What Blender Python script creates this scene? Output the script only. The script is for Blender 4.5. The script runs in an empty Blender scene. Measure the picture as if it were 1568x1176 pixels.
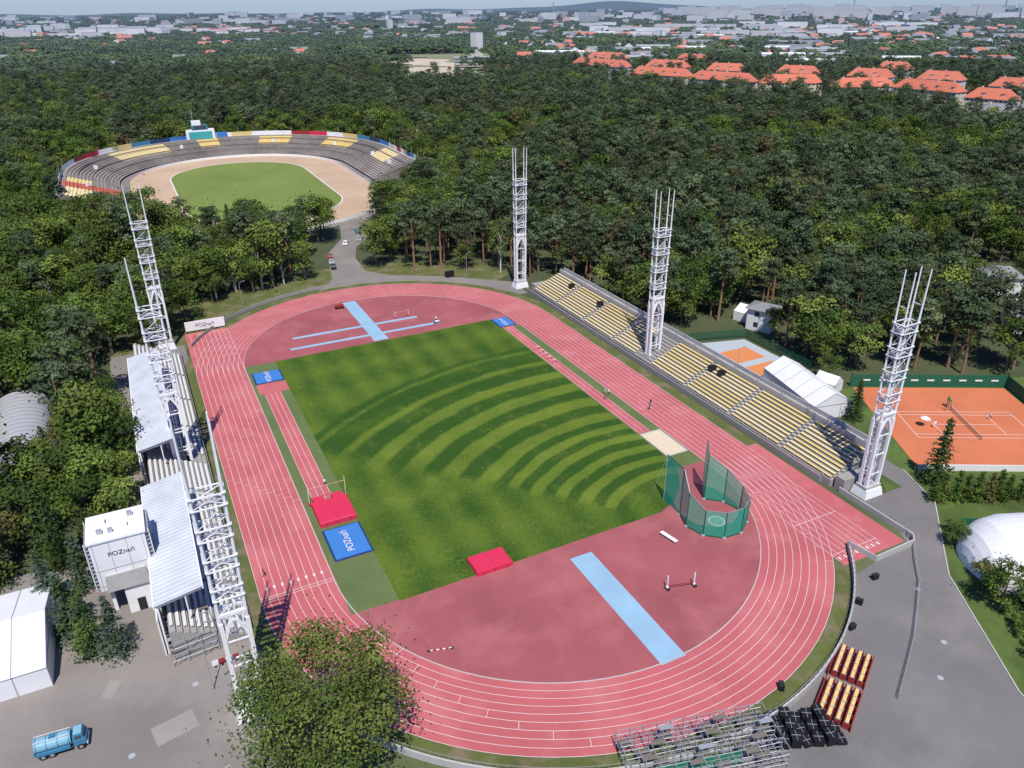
import bpy, math, random, numpy as np
from mathutils import Vector, Matrix
random.seed(11); rng=np.random.default_rng(11)
sc=bpy.context.scene
R=math.radians; pi=math.pi
# ------------------------------------------------------------ materials
def mathn(nt,op,a,b=None,c=None,clamp=False):
    n=nt.nodes.new('ShaderNodeMath'); n.operation=op; n.use_clamp=clamp
    for i,v in enumerate((a,b,c)):
        if v is None: continue
        if isinstance(v,(int,float)): n.inputs[i].default_value=v
        else: nt.links.new(v,n.inputs[i])
    return n.outputs[0]
def mixc(nt,f,a,b):
    n=nt.nodes.new('ShaderNodeMix'); n.data_type='RGBA'
    if isinstance(f,(int,float)): n.inputs[0].default_value=f
    else: nt.links.new(f,n.inputs[0])
    for i,v in ((6,a),(7,b)):
        if isinstance(v,tuple): n.inputs[i].default_value=(*v[:3],1)
        else: nt.links.new(v,n.inputs[i])
    return n.outputs[2]
def noise(nt,pos,scale,detail=3,rough=.55):
    n=nt.nodes.new('ShaderNodeTexNoise'); n.inputs['Scale'].default_value=scale
    n.inputs['Detail'].default_value=detail; n.inputs['Roughness'].default_value=rough
    nt.links.new(pos,n.inputs['Vector']); return n.outputs['Fac']
def vscale(nt,col,f):
    n=nt.nodes.new('ShaderNodeVectorMath'); n.operation='SCALE'
    if isinstance(col,tuple): n.inputs[0].default_value=col
    else: nt.links.new(col,n.inputs[0])
    nt.links.new(f,n.inputs['Scale']); return n.outputs[0]
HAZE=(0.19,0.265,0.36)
def hazed(nt,pos,col,D=5400.):  # aerial haze painted into the base colour, stronger with distance from the origin
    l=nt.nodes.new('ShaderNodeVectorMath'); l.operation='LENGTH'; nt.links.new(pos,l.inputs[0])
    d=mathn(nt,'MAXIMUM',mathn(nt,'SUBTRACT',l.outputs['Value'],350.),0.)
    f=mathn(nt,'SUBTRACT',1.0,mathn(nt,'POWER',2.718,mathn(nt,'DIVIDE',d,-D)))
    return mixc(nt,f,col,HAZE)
def base(name):
    m=bpy.data.materials.new(name); m.use_nodes=True
    nt=m.node_tree; b=nt.nodes['Principled BSDF']
    g=nt.nodes.new('ShaderNodeNewGeometry'); return m,nt,b,g.outputs['Position']
def mat(name,c,rough=.8,var=.12,scale=1.5,big=0.,bscale=.05,haze=False,metal=0.,spec=.3,stain=None,sscale=.08):
    m,nt,b,pos=base(name)
    f=mathn(nt,'ADD',mathn(nt,'MULTIPLY',noise(nt,pos,scale),2*var),1-var)
    col=vscale(nt,c,f)
    if big:
        f=mathn(nt,'ADD',mathn(nt,'MULTIPLY',noise(nt,pos,bscale,4),4*big),1-2*big)
        col=vscale(nt,col,f)
    if stain:
        s=mathn(nt,'MULTIPLY',mathn(nt,'SUBTRACT',noise(nt,pos,sscale,5,.6),.48),6,clamp=True)
        col=mixc(nt,s,col,stain)
    if haze: col=hazed(nt,pos,col)
    nt.links.new(col,b.inputs['Base Color'])
    b.inputs['Roughness'].default_value=rough; b.inputs['Metallic'].default_value=metal
    b.inputs['Specular IOR Level'].default_value=spec
    return m
def leafmat(name,c,c2,rnd=.3,far=False):
    m,nt,b,pos=base(name)
    o=nt.nodes.new('ShaderNodeObjectInfo')
    col=mixc(nt,o.outputs['Random'],c,c2)
    w=mathn(nt,'FRACT',mathn(nt,'MULTIPLY',o.outputs['Random'],17.3))
    col=vscale(nt,col,mathn(nt,'ADD',mathn(nt,'MULTIPLY',w,2*rnd),1-rnd))
    if not far:
        w2=mathn(nt,'GREATER_THAN',mathn(nt,'FRACT',mathn(nt,'MULTIPLY',o.outputs['Random'],53.7)),.98)
        col=mixc(nt,mathn(nt,'MULTIPLY',w2,.55),col,(.17,.12,.06))
    col=vscale(nt,col,mathn(nt,'ADD',mathn(nt,'MULTIPLY',noise(nt,pos,.014 if far else .35,1),1.5),.25))
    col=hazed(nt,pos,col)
    nt.nodes.remove(b); d=nt.nodes.new('ShaderNodeBsdfDiffuse'); nt.links.new(col,d.inputs[0])
    if far: nt.links.new(d.outputs[0],nt.nodes['Material Output'].inputs[0]); return m
    tr=nt.nodes.new('ShaderNodeBsdfTranslucent'); nt.links.new(col,tr.inputs[0])
    mx=nt.nodes.new('ShaderNodeMixShader'); mx.inputs[0].default_value=.22
    nt.links.new(d.outputs[0],mx.inputs[1]); nt.links.new(tr.outputs[0],mx.inputs[2])
    nt.links.new(mx.outputs[0],nt.nodes['Material Output'].inputs[0]); return m
M={}
M['white']=mat('white_paint',(.78,.78,.77),.45,.08,.7)
M['galv']=mat('galvanised_steel',(.42,.43,.45),.45,.12,2,metal=.4)
M['conc']=mat('concrete',(.30,.285,.26),.9,.15,1.2,big=.12,bscale=.12)
M['concL']=mat('light_concrete',(.42,.41,.39),.9,.12,1.0,big=.12,bscale=.15)
M['asph']=mat('weathered_asphalt',(.205,.185,.168),.9,.08,3,big=.14,bscale=.06,stain=(.26,.232,.205),sscale=.05)
M['patch']=mat('asphalt_patch',(.28,.255,.225),.9,.08,3,big=.1,bscale=.2)
M['asphR']=mat('asphalt_road',(.165,.155,.15),.9,.07,3,big=.14,bscale=.05,stain=(.205,.19,.18),sscale=.07)
M['track']=mat('track_rubber_red',(.45,.112,.118),.85,.06,4,big=.12,bscale=.07,stain=(.50,.152,.152),sscale=.11)
M['dred']=mat('infield_rubber_red',(.31,.086,.092),.85,.06,3,big=.18,bscale=.07,stain=(.37,.118,.12),sscale=.10)
M['bluer']=mat('runway_rubber_blue',(.26,.42,.54),.8,.08,3,big=.1,bscale=.2)
M['line']=mat('white_line_paint',(.70,.62,.60),.7,.1,2)
M['grassS']=mat('verge_grass',(.095,.115,.03),.9,.25,1.3,big=.2,bscale=.1,stain=(.18,.145,.085),sscale=.22)
M['grassG']=mat('green_turf',(.11,.15,.05),.9,.15,2,big=.15,bscale=.12)
M['rough']=mat('rough_grass',(.085,.13,.03),.95,.3,.8,big=.25,bscale=.06,stain=(.05,.08,.02),sscale=.10)
M['meadow']=mat('dry_meadow',(.22,.22,.09),.95,.2,.05,big=.2,bscale=.02,haze=True,stain=(.14,.18,.06),sscale=.02)
M['ground_dirt']=mat('sand',(.54,.44,.31),.95,.2,.1,big=.15,bscale=.03,haze=True)
M['sandpit']=mat('sand_pit_sand',(.62,.52,.36),.95,.08,3)
M['seatY']=mat('bench_yellow',(.68,.52,.20),.6,.12,3)
M['seatY2']=mat('bench_yellow_faded',(.72,.60,.32),.6,.12,3)
M['seatW']=mat('bench_white',(.60,.60,.58),.6,.1,3)
M['dark']=mat('dark_metal',(.025,.027,.03),.5,.2,2)
M['black']=mat('black_panel',(.012,.012,.014),.5,.2,2)
M['redm']=mat('mat_red',(.60,.03,.08),.55,.08,1)
M['bluem']=mat('mat_blue',(.05,.19,.50),.55,.08,1)
M['navy']=mat('mat_border_navy',(.02,.05,.12),.6,.06,1)
M['green']=mat('green_windscreen',(.015,.11,.06),.7,.1,1)
M['clay']=mat('tennis_clay',(.54,.165,.075),.9,.08,2,big=.12,bscale=.12)
M['orange']=mat('orange_court',(.60,.22,.08),.8,.06,2)
M['palec']=mat('pale_court',(.40,.44,.47),.8,.06,2)
M['bark']=mat('bark',(.13,.10,.07),.9,.25,3)
M['pbark']=mat('pine_bark',(.27,.15,.09),.9,.25,2)
M['bbark']=mat('birch_bark',(.55,.52,.46),.9,.2,3)
M['roofred']=mat('red_tile_roof',(.54,.15,.08),.8,.2,.12,haze=True)
M['roofgrey']=mat('grey_roof',(.22,.22,.23),.8,.2,.1,haze=True)
M['wallc']=mat('cream_render',(.66,.58,.44),.8,.08,.3,haze=True)
M['wallw']=mat('white_render',(.72,.71,.68),.8,.08,.3,haze=True)
M['wallg']=mat('grey_render',(.36,.37,.38),.8,.1,.3,haze=True)
M['win']=mat('window_glass',(.06,.07,.09),.25,.1,1,haze=True)
M['fabric']=mat('white_fabric',(.74,.74,.73),.6,.06,.5,big=.05,bscale=.2)
M['dirt']=mat('speedway_shale',(.47,.34,.225),.95,.1,.3,big=.14,bscale=.04)
M['bankc']=mat('old_terrace',(.24,.21,.185),.95,.25,.4,big=.3,bscale=.05)
M['spgrass']=mat('speedway_grass',(.16,.21,.045),.9,.1,.4,big=.14,bscale=.03)
M['blue']=mat('blue_vehicle_paint',(.05,.20,.32),.35,.15,1)
M['cyan']=mat('tank_cyan',(.20,.40,.50),.4,.15,1)
M['redp']=mat('red_paint',(.30,.035,.035),.5,.15,1)
M['yellow']=mat('yellow_paint',(.66,.50,.20),.5,.15,1)
M['skin']=mat('skin',(.50,.30,.21),.6,.05,5)
M['hair']=mat('hair',(.05,.03,.02),.7,.1,5)
M['tyre']=mat('tyre',(.02,.02,.02),.8,.1,5)
M['silver']=mat('silver_paint',(.50,.51,.53),.3,.06,1,metal=.3)
M['teal']=mat('teal_board',(.05,.35,.36),.6,.1,1)
M['planks']=mat('deck_plywood',(.16,.14,.11),.8,.25,2)
M['seatR']=mat('bench_red',(.45,.11,.07),.7,.2,.5)
m,nt,b,pos=base('corrugated_roof'); sp=nt.nodes.new('ShaderNodeSeparateXYZ'); nt.links.new(pos,sp.inputs[0])
s=mathn(nt,'SINE',mathn(nt,'MULTIPLY',sp.outputs[1],2*pi/.9))
f=mathn(nt,'ADD',mathn(nt,'MULTIPLY',mathn(nt,'GREATER_THAN',s,.6),-.22),1.0)
col=vscale(nt,(.60,.63,.66),mathn(nt,'MULTIPLY',f,mathn(nt,'ADD',mathn(nt,'MULTIPLY',noise(nt,pos,.3),.5),.72)))
nt.links.new(col,b.inputs['Base Color']); b.inputs['Roughness'].default_value=.4; M['roofW']=m
def netmat(name,c,f):
    m,nt,b,pos=base(name); b.inputs['Base Color'].default_value=(*c,1); b.inputs['Roughness'].default_value=.9
    tr=nt.nodes.new('ShaderNodeBsdfTransparent'); mx=nt.nodes.new('ShaderNodeMixShader'); mx.inputs[0].default_value=f
    t2=nt.nodes.new('ShaderNodeBsdfTranslucent'); t2.inputs[0].default_value=(*c,1); m2=nt.nodes.new('ShaderNodeMixShader'); m2.inputs[0].default_value=.4
    nt.links.new(b.outputs[0],m2.inputs[1]); nt.links.new(t2.outputs[0],m2.inputs[2])
    nt.links.new(tr.outputs[0],mx.inputs[1]); nt.links.new(m2.outputs[0],mx.inputs[2]); nt.links.new(mx.outputs[0],nt.nodes['Material Output'].inputs[0]); return m
M['net']=netmat('green_net',(.02,.56,.36),.70); M['scrim']=netmat('green_scrim',(.02,.30,.17),.85)
M['fnet']=netmat('fence_mesh',(.03,.16,.08),.45)
# pitch
m,nt,b,pos=base('pitch_turf'); sp=nt.nodes.new('ShaderNodeSeparateXYZ'); nt.links.new(pos,sp.inputs[0])
X=mathn(nt,'SUBTRACT',sp.outputs[0],25.); Y=mathn(nt,'ADD',sp.outputs[1],59.)
r=mathn(nt,'SQRT',mathn(nt,'ADD',mathn(nt,'MULTIPLY',X,X),mathn(nt,'MULTIPLY',Y,Y)))
r=mathn(nt,'ADD',r,mathn(nt,'MULTIPLY',noise(nt,pos,.08,2),1.8))
ang=mathn(nt,'MULTIPLY',mathn(nt,'ARCTAN2',Y,X),180/pi)
ang=mathn(nt,'ADD',ang,mathn(nt,'MULTIPLY',noise(nt,pos,.2,2),8.))
def ss(v,a,b2):
    n=nt.nodes.new('ShaderNodeMapRange'); n.interpolation_type='SMOOTHSTEP'; nt.links.new(v,n.inputs[0])
    n.inputs[1].default_value=a;n.inputs[2].default_value=b2; return n.outputs[0]
mask=mathn(nt,'MULTIPLY',ss(ang,141,135),mathn(nt,'MULTIPLY',ss(r,15,20),ss(r,84.5,82.5)))
ph=mathn(nt,'ADD',mathn(nt,'DIVIDE',mathn(nt,'MINIMUM',r,42.),4.6),mathn(nt,'DIVIDE',mathn(nt,'MAXIMUM',mathn(nt,'SUBTRACT',r,42.),0.),7.6))
s=mathn(nt,'SINE',mathn(nt,'MULTIPLY',ph,2*pi))
s=mathn(nt,'SUBTRACT',s,ss(r,60,82))
s=mathn(nt,'MAXIMUM',mathn(nt,'MINIMUM',mathn(nt,'MULTIPLY',s,2.6),1.),-1.)
s=mathn(nt,'MULTIPLY',s,mask)
inv=mathn(nt,'SUBTRACT',1.,mask)
s2=mathn(nt,'MULTIPLY',mathn(nt,'SINE',mathn(nt,'MULTIPLY',sp.outputs[0],2*pi/7.5)),inv)
s3=mathn(nt,'SINE',mathn(nt,'MULTIPLY',sp.outputs[1],2*pi/15.))
fac=mathn(nt,'ADD',mathn(nt,'MULTIPLY',s,.34),.34)
fac=mathn(nt,'ADD',fac,mathn(nt,'MULTIPLY',s2,.12)); fac=mathn(nt,'ADD',fac,mathn(nt,'MULTIPLY',s3,.09))
fac=mathn(nt,'ADD',fac,mathn(nt,'MULTIPLY',mathn(nt,'SUBTRACT',noise(nt,pos,.12,5,.65),.5),.9))
fac=mathn(nt,'ADD',fac,mathn(nt,'MULTIPLY',mathn(nt,'SUBTRACT',noise(nt,pos,2.0,4,.7),.5),1.1),clamp=True)
col=mixc(nt,fac,(.028,.074,.009),(.145,.200,.024))
yl=mathn(nt,'MULTIPLY',mathn(nt,'SUBTRACT',noise(nt,pos,.25,5,.7),.56),5,clamp=True)
col=mixc(nt,mathn(nt,'MULTIPLY',yl,.4),col,(.19,.20,.045))
nt.links.new(col,b.inputs['Base Color']); b.inputs['Roughness'].default_value=.9; b.inputs['Specular IOR Level'].default_value=.15
M['pitch']=m
m,nt,b,pos=base('forest_floor_and_fields')
a=mixc(nt,noise(nt,pos,.05,4),(.03,.05,.018),(.09,.10,.04))
f=mathn(nt,'MULTIPLY',mathn(nt,'SUBTRACT',noise(nt,pos,.0016,5,.6),.56),12,clamp=True)
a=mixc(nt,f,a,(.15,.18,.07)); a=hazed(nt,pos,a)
nt.links.new(a,b.inputs['Base Color']); b.inputs['Roughness'].default_value=1.; M['floor']=m
M['lp']=leafmat('pine_needles',(.082,.124,.060),(.120,.152,.074),.38)
M['lp2']=leafmat('pine_needles_dark',(.050,.083,.043),(.078,.106,.050),.38)
M['ld']=leafmat('leaves_light',(.110,.180,.036),(.180,.218,.050),.36)
M['ld2']=leafmat('leaves_dark',(.065,.115,.028),(.105,.142,.036),.36)
M['ls']=leafmat('spruce_blue',(.095,.14,.10),(.12,.16,.12),.15)
M['ls2']=leafmat('spruce_green',(.060,.10,.040),(.08,.12,.05),.15)
M['fp']=leafmat('canopy_pine',(.065,.100,.047),(.095,.125,.055),.32,True)
M['fd']=leafmat('canopy_broadleaf',(.078,.130,.036),(.118,.160,.048),.32,True)
M['lpl']=leafmat('plane_leaves_light',(.145,.18,.045),(.145,.18,.045),.05)
M['lpd']=leafmat('plane_leaves_dark',(.075,.115,.028),(.075,.115,.028),.05)
# ------------------------------------------------------------ mesh builder
class MB:
    def __init__(s,name): s.n=name;s.V=[];s.F=[];s.I=[];s.m=[]
    def mi(s,k):
        k=M[k] if isinstance(k,str) else k
        if k not in s.m: s.m.append(k)
        return s.m.index(k)
    def face(s,pts,k):
        b=len(s.V); s.V+= [tuple(p) for p in pts]; s.F.append(tuple(range(b,b+len(pts)))); s.I.append(s.mi(k))
    def box(s,c,d,k,rz=0,top=1.):
        cx,cy,cz=c; hx,hy,hz=d[0]/2,d[1]/2,d[2]/2; ca,sa=math.cos(rz),math.sin(rz)
        b=len(s.V)
        for z,t in ((-hz,1.),(hz,top)):
            for x,y in ((-hx,-hy),(hx,-hy),(hx,hy),(-hx,hy)):
                x*=t;y*=t
                s.V.append((cx+x*ca-y*sa,cy+x*sa+y*ca,cz+z))
        i=s.mi(k)
        for f in ((3,2,1,0),(4,5,6,7),(0,1,5,4),(1,2,6,5),(2,3,7,6),(3,0,4,7)):
            s.F.append(tuple(b+j for j in f)); s.I.append(i)
    def beam(s,p0,p1,r0,k,r1=None,n=4):
        r1=r0 if r1 is None else r1
        p0=Vector(p0);p1=Vector(p1); d=(p1-p0)
        if d.length<1e-6:return
        d.normalize(); a=Vector((0,0,1)) if abs(d.z)<.9 else Vector((1,0,0))
        u=d.cross(a).normalized(); v=d.cross(u)
        b=len(s.V)
        for p,r in ((p0,r0),(p1,r1)):
            for i in range(n):
                t=2*pi*(i+.5)/n; s.V.append(tuple(p+u*math.cos(t)*r+v*math.sin(t)*r))
        i0=s.mi(k)
        for i in range(n):
            j=(i+1)%n; s.F.append((b+i,b+j,b+n+j,b+n+i)); s.I.append(i0)
        s.F.append(tuple(b+i for i in reversed(range(n)))); s.I.append(i0)
        s.F.append(tuple(b+n+i for i in range(n))); s.I.append(i0)
    def strip(s,A,B,k,close=False):
        b=len(s.V); n=len(A); s.V+=[tuple(p) for p in A]+[tuple(p) for p in B]; i0=s.mi(k)
        for i in range(n if close else n-1):
            j=(i+1)%n; s.F.append((b+i,b+j,b+n+j,b+n+i)); s.I.append(i0)
    def wall(s,path,t,z0,h,k,close=False):
        P=[Vector(p[:2]) for p in path]; n=len(P); O=[];I=[]
        for i in range(n):
            a=P[(i-1)%n] if (close or i>0) else P[i]; c=P[(i+1)%n] if (close or i<n-1) else P[i]
            d=(c-a).normalized(); nn=Vector((-d.y,d.x))*t/2
            O.append(P[i]+nn); I.append(P[i]-nn)
        f=lambda L,z:[(p.x,p.y,z) for p in L]
        s.strip(f(O,z0),f(O,z0+h),k,close); s.strip(f(I,z0+h),f(I,z0),k,close); s.strip(f(O,z0+h),f(I,z0+h),k,close)
        if not close:
            for e in (0,-1):
                s.face([(O[e].x,O[e].y,z0),(I[e].x,I[e].y,z0),(I[e].x,I[e].y,z0+h),(O[e].x,O[e].y,z0+h)],k)
    def build(s,origin=None,smooth=False):
        V=np.array(s.V,dtype=float)
        if origin is None:
            mn,mx=V.min(0),V.max(0); origin=((mn[0]+mx[0])/2,(mn[1]+mx[1])/2,mn[2])
        V=V-np.array(origin)
        me=bpy.data.meshes.new(s.n); me.from_pydata(V.tolist(),[],s.F)
        for k in s.m: me.materials.append(k)
        me.polygons.foreach_set('material_index',s.I)
        if smooth: me.polygons.foreach_set('use_smooth',[True]*len(s.F))
        me.update()
        o=bpy.data.objects.new(s.n,me); o.location=origin
        sc.collection.objects.link(o); return o
def text(parent,body,loc,size,rot,k,name='lettering'):
    cu=bpy.data.curves.new(name,'FONT'); cu.body=body; cu.size=size; cu.align_x='CENTER'; cu.align_y='CENTER'
    cu.materials.append(M[k]); o=bpy.data.objects.new(name,cu); sc.collection.objects.link(o)
    o.parent=parent; o.location=Vector(loc)-parent.location; o.rotation_euler=rot
def poly(name,pts,z,k):
    b=MB(name); b.face([(x,y,z) for x,y in pts],k); return b.build()
def rect(b,x0,x1,y0,y1,z,k): b.face([(x0,y0,z),(x1,y0,z),(x1,y1,z),(x0,y1,z)],k)
L=42.195
def sp_(Rr,c=(0,0),l=L,n=48):
    P=[]
    for i in range(n+1): t=pi*i/n; P.append((c[0]+Rr*math.cos(t),c[1]+l+Rr*math.sin(t)))
    for i in range(n+1): t=pi+pi*i/n; P.append((c[0]+Rr*math.cos(t),c[1]-l+Rr*math.sin(t)))
    return P
def Z(P,z): return [(p[0],p[1],z) for p in P]
CX,CY=-52.2,-137.9
def pol(be,d): return CX+d*math.sin(R(be)),CY+d*math.cos(R(be))
# ------------------------------------------------------------ ground
b=MB('ground')
b.V.append((0,0,0)); rads=[60,120,250,500,1000,2000,3500,6200]
n=96; i0=b.mi('floor')
for rr in rads:
    for i in range(n): b.V.append((rr*math.cos(2*pi*i/n),rr*math.sin(2*pi*i/n),0))
for i in range(n): b.F.append((0,1+i,1+(i+1)%n)); b.I.append(i0)
for k in range(len(rads)-1):
    for i in range(n):
        a=1+k*n+i; c=1+k*n+(i+1)%n; b.F.append((a,a+n,c+n,c)); b.I.append(i0)
b.build((0,0,0))
b=MB('hills')
for rr,hh,se in ((5900,26,1.),(6150,46,3.)):
    A=[];B=[]
    for i in range(180):
        t=R(-35+ i*.75)
        h=hh*(.45+.25*math.sin(t*9+se)+.15*math.sin(t*23+se*2)+.08*math.sin(t*57))
        h+=hh*.7*math.exp(-((t-R(33))/R(4.5))**2)
        x,y=rr*math.sin(t),rr*math.cos(t)
        A.append((x,y,-1)); B.append((x,y,max(4,h)))
    b.strip(A,B,'floor')
    b.strip(B,[(x*1.04,y*1.04,0) for x,y,z in B],'floor')
b.build((0,0,0))
poly('rough_grass',[(62,-60),(84,-30),(140,-50),(150,-160),(20,-160),(40,-90)],.010,'rough')
poly('asphalt_yard',[(-96,-14),(-62,-24),(-48.9,-44),(-48.9,-75),(-30,-92),(0,-93),(0,-150),(-96,-150)],.02,'asph')
poly('asphalt_road',[(0,-93),(20,-88),(36,-77.5),(50,-75.5),(52,-72),(52,-64),(63,-64),(63,0),(67,0),(68,-60),(64,-70),(56.5,-77),(49,-84),(37,-103),(28,-130),(24,-150),(0,-150)],.021,'asphR')
poly('north_road',[(-30,74),(-4,94),(0,101),(5,128),(15,146),(20,168),(22,190),(32,190),(32,165),(27,146),(17,133),(13,120),(12,104),(18,96),(34,86),(50,72),(50,60),(40,60),(10,86),(-20,84)],.022,'asph')
poly('stand_apron',[(-66,66),(-48.2,66),(-48.2,-48),(-66,-30)],.024,'asph')
b=MB('meadow'); P=[pol(*q) for q in ((17,820),(25.5,880),(27,1420),(15.5,1420))]; b.face([(x,y,.05) for x,y in P],'meadow'); b.build((0,0,0))
b=MB('road_kerb')
b.wall([(56.5,-77),(49,-84),(37,-103),(28,-130)],.2,.0,.13,'concL'); b.wall([(68,-60),(64,-70),(56.5,-77)],.2,.0,.13,'concL'); b.build((0,0,0))
b=MB('asphalt_repairs')
for x,y,w,h,a in ((-61,-60,5,3.2,.2),(-68,-50,3,1.5,1.1),(-60,-78,2.2,6,.4),(-78,-66,5,2,.1),(-56,-70,1.5,3,.3)):
    ca,sa=math.cos(a),math.sin(a)
    b.face([(x+X*ca-Y*sa,y+X*sa+Y*ca,.026) for X,Y in ((-w/2,-h/2),(w/2,-h/2),(w/2,h/2),(-w/2,h/2))],'patch')
for x,y in ((-66,-62),(-74,-61),(-58,-54),(42,-84),(30,-97),(36,-93)):
    b.face([(x+.4*math.cos(t*pi/8),y+.4*math.sin(t*pi/8),.028) for t in range(16)],'wallg')
b.build((0,0,0))
b=MB('grass_verge'); 
b.strip(Z(sp_(47.4),.03),Z(sp_(50.3),.03),'grassS',True); b.build((0,0,0))
b=MB('forest_edge_grass')
A=[];B=[]
for i in range(36):
    t=R(35+i*3.6); A.append((52*math.cos(t),L+52*math.sin(t),.012));B.append((70*math.cos(t),L+70*math.sin(t),.012))
b.strip(A,B,'grassS'); b.build((0,0,0))
# track
b=MB('running_track')
b.face(Z(sp_(47.48),.05),'track')
rect(b,-47.48,-36.5,L-2,73.4,.045,'track'); rect(b,36.5,50.0,-75.2,-L+2,.045,'track')
z=.062; lw=.032
for k in range(10):
    r0=36.5+1.22*k; b.strip(Z(sp_(r0-lw),z),Z(sp_(r0+lw),z),'line',True)
    if k<9: rect(b,-r0-lw,-r0+lw,L,72.5,.0625,'line'); rect(b,r0-lw,r0+lw,-74,-L,.0625,'line')
for y in (-41.6,-42.2,66,72): rect(b,-47.4,-36.6,y-.04,y+.04,.066,'line')
for y in (-72.5,-64): rect(b,36.6,46.4,y-.04,y+.04,.066,'line')
def arcmark(lane,u,w=.06,z=.0665):
    r0=36.5+1.22*lane; r1=r0+1.22
    c=-L if math.sin(u)<0 else L
    t=(math.cos(u),math.sin(u)); q=(-t[1]*w/2,t[0]*w/2)
    b.face([(r0*t[0]-q[0],c+r0*t[1]-q[1],z),(r1*t[0]-q[0],c+r1*t[1]-q[1],z),(r1*t[0]+q[0],c+r1*t[1]+q[1],z),(r0*t[0]+q[0],c+r0*t[1]+q[1],z)],'line')
for base_a,step in ((R(-8),R(-4.2)),(R(-150),R(5.6)),(R(172),R(-5)),(R(40),R(4.5))):
    for ln in range(9): arcmark(ln,base_a+step*ln)
for ln in range(9):
    for y0,dy in ((-20,2.6),(18,-1.5)):
        y=y0+dy*ln
        rect(b,36.5+1.22*ln,37.72+1.22*ln,y-.03,y+.03,.0666,'line'); rect(b,-37.72-1.22*ln,-36.5-1.22*ln,-y-.03,-y+.03,.0666,'line')
for ln in range(8):
    x=-46.3+1.22*ln; rect(b,x-.16,x+.16,-39.9,-39.2,.0667,'line')
    x=37.1+1.22*ln; rect(b,x-.16,x+.16,-73.9,-73.2,.0667,'line')
b.build((0,0,0))
b=MB('infield')
b.face(Z(sp_(36.42),.0565),'dred')
rect(b,-36.3,-28.6,-38.2,44.3,.0605,'grassG'); rect(b,30.6,36.3,-40.5,38,.0605,'grassG')
rect(b,-36.2,-28.6,-50.8,-38.3,.0606,'grassG')
rect(b,-34.6,-31.0,-20,33,.065,'track'); rect(b,-35.6,-28.9,27.3,32.6,.069,'track')
for x in (-34.5,-33.3,-32.2,-31.1): rect(b,x-.03,x+.03,-20,27,.0735,'line')
rect(b,31.2,34.0,-26.5,45,.065,'track')
for x in (31.3,32.6,33.9): rect(b,x-.03,x+.03,-26,45,.0735,'line')
rect(b,-1.4,2.6,-78.9,-54.3,.065,'bluer'); rect(b,-3,.8,45.4,77.5,.065,'bluer')
for y,x0,x1 in ((50,-24,17),(57,-22,13)): rect(b,x0,x1,y-.65,y+.65,.069,'bluer')
b.strip(Z(sp_(36.38),.10),Z(sp_(36.52),.10),'concL',True); b.strip(Z(sp_(36.38),.05),Z(sp_(36.38),.10),'concL',True)
b.build((0,0,0))
b=MB('grass_pitch'); b.face([(x,y,.0655) for x,y in ((-28.9,-51.2),(19,-50.6),(23,-49),(27,-45.5),(30.8,-39.5),(30.8,45.3),(-28.9,44.4))],'pitch'); b.build()
b=MB('long_jump_sand_pit'); b.box((33.5,-31.5,.10),(4.6,9,.08),'sandpit')
for x in (31.1,35.9): b.box((x,-31.5,.11),(.25,9.5,.12),'concL')
for y in (-36.15,-26.85): b.box((33.5,y,.11),(4.5,.25,.12),'concL')
b.build()
def padmat(name,x0,x1,y0,y1,h,k,txt=None,border=False,rot=0,notch=False,ts=2.0):
    b=MB(name); cx,cy=(x0+x1)/2,(y0+y1)/2
    if border: b.box((cx,cy,.10),(x1-x0,y1-y0,.07),'navy'); b.box((cx,cy,.07+h/2+.07),(x1-x0-.7,y1-y0-.7,h),k)
    else:
        b.box((cx,cy,.07+h*.46),(x1-x0,y1-y0,h*.92),k,top=.985); b.box((cx,cy,.07+h*.92+.05),(x1-x0-.15,y1-y0-.15,.1),k,top=.97)
        for i in range(3): b.box((x0+(x1-x0)*(i+.5)/3,y0-.02,.07+h*.4),(.06,.03,h*.7),'dark')
        b.box((cx,cy,.07+h*.92+.102),(.06,(y1-y0)*.96,.01),'redp')
        if notch:
            for sx in (-1,1): b.box((cx+sx*1.7,y1+.8,.07+h*.4),(2.0,1.8,h*.8),k,top=.95)
    o=b.build()
    if txt: text(o,txt,(cx,cy,.07+h+.08),ts,(0,0,rot),'line')
    return o
padmat('pole_vault_landing_mat',-35.2,-28.8,-28.4,-21.5,.95,'redm',notch=True)
padmat('blue_cover_mat',-35.3,-28.8,-38.2,-29.3,.12,'bluem','POZnań',True,R(90),ts=1.7)
padmat('blue_cover_mat',-35.6,-28.9,32.8,39.4,.12,'bluem','POZnań',True,R(90),ts=1.7)
padmat('blue_cover_mat',30.4,35.4,38.5,45,.12,'bluem','POZnań',True,R(90),ts=1.5)
padmat('high_jump_landing_mat',-16.4,-10.2,-51.6,-47.4,.8,'redm')
# ------------------------------------------------------------ walls
b=MB('perimeter_wall')
path=[]
for i in range(61):
    t=R(-150+i*(150-36)/60); path.append((50.2*math.cos(t),-L+50.2*math.sin(t)))
path=path+[(41.6,-76.6),(50.4,-76.4),(51.6,-75.2),(51.4,-60)]
b.wall(path,.25,0,1.1,'concL'); b.wall([(51.0,-56),(50.4,62)],.25,0,1.2,'conc')
path=[]
for i in range(50):
    t=R(48+i*2.2); path.append((51.2*math.cos(t),L+51.2*math.sin(t)))
b.wall(path,.2,0,1.0,'conc'); b.build((0,0,0))
b=MB('white_railing')
for i in range(84):
    t=R(-148+i*1.33); p=(50.2*math.cos(t),-L+50.2*math.sin(t)); b.beam((*p,1.1),(*p,1.9),.03,'galv')
    if i: b.beam((*q,1.85),(*p,1.85),.03,'galv')
    q=p
b.build()
b=MB('steel_barrier_fence')
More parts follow.
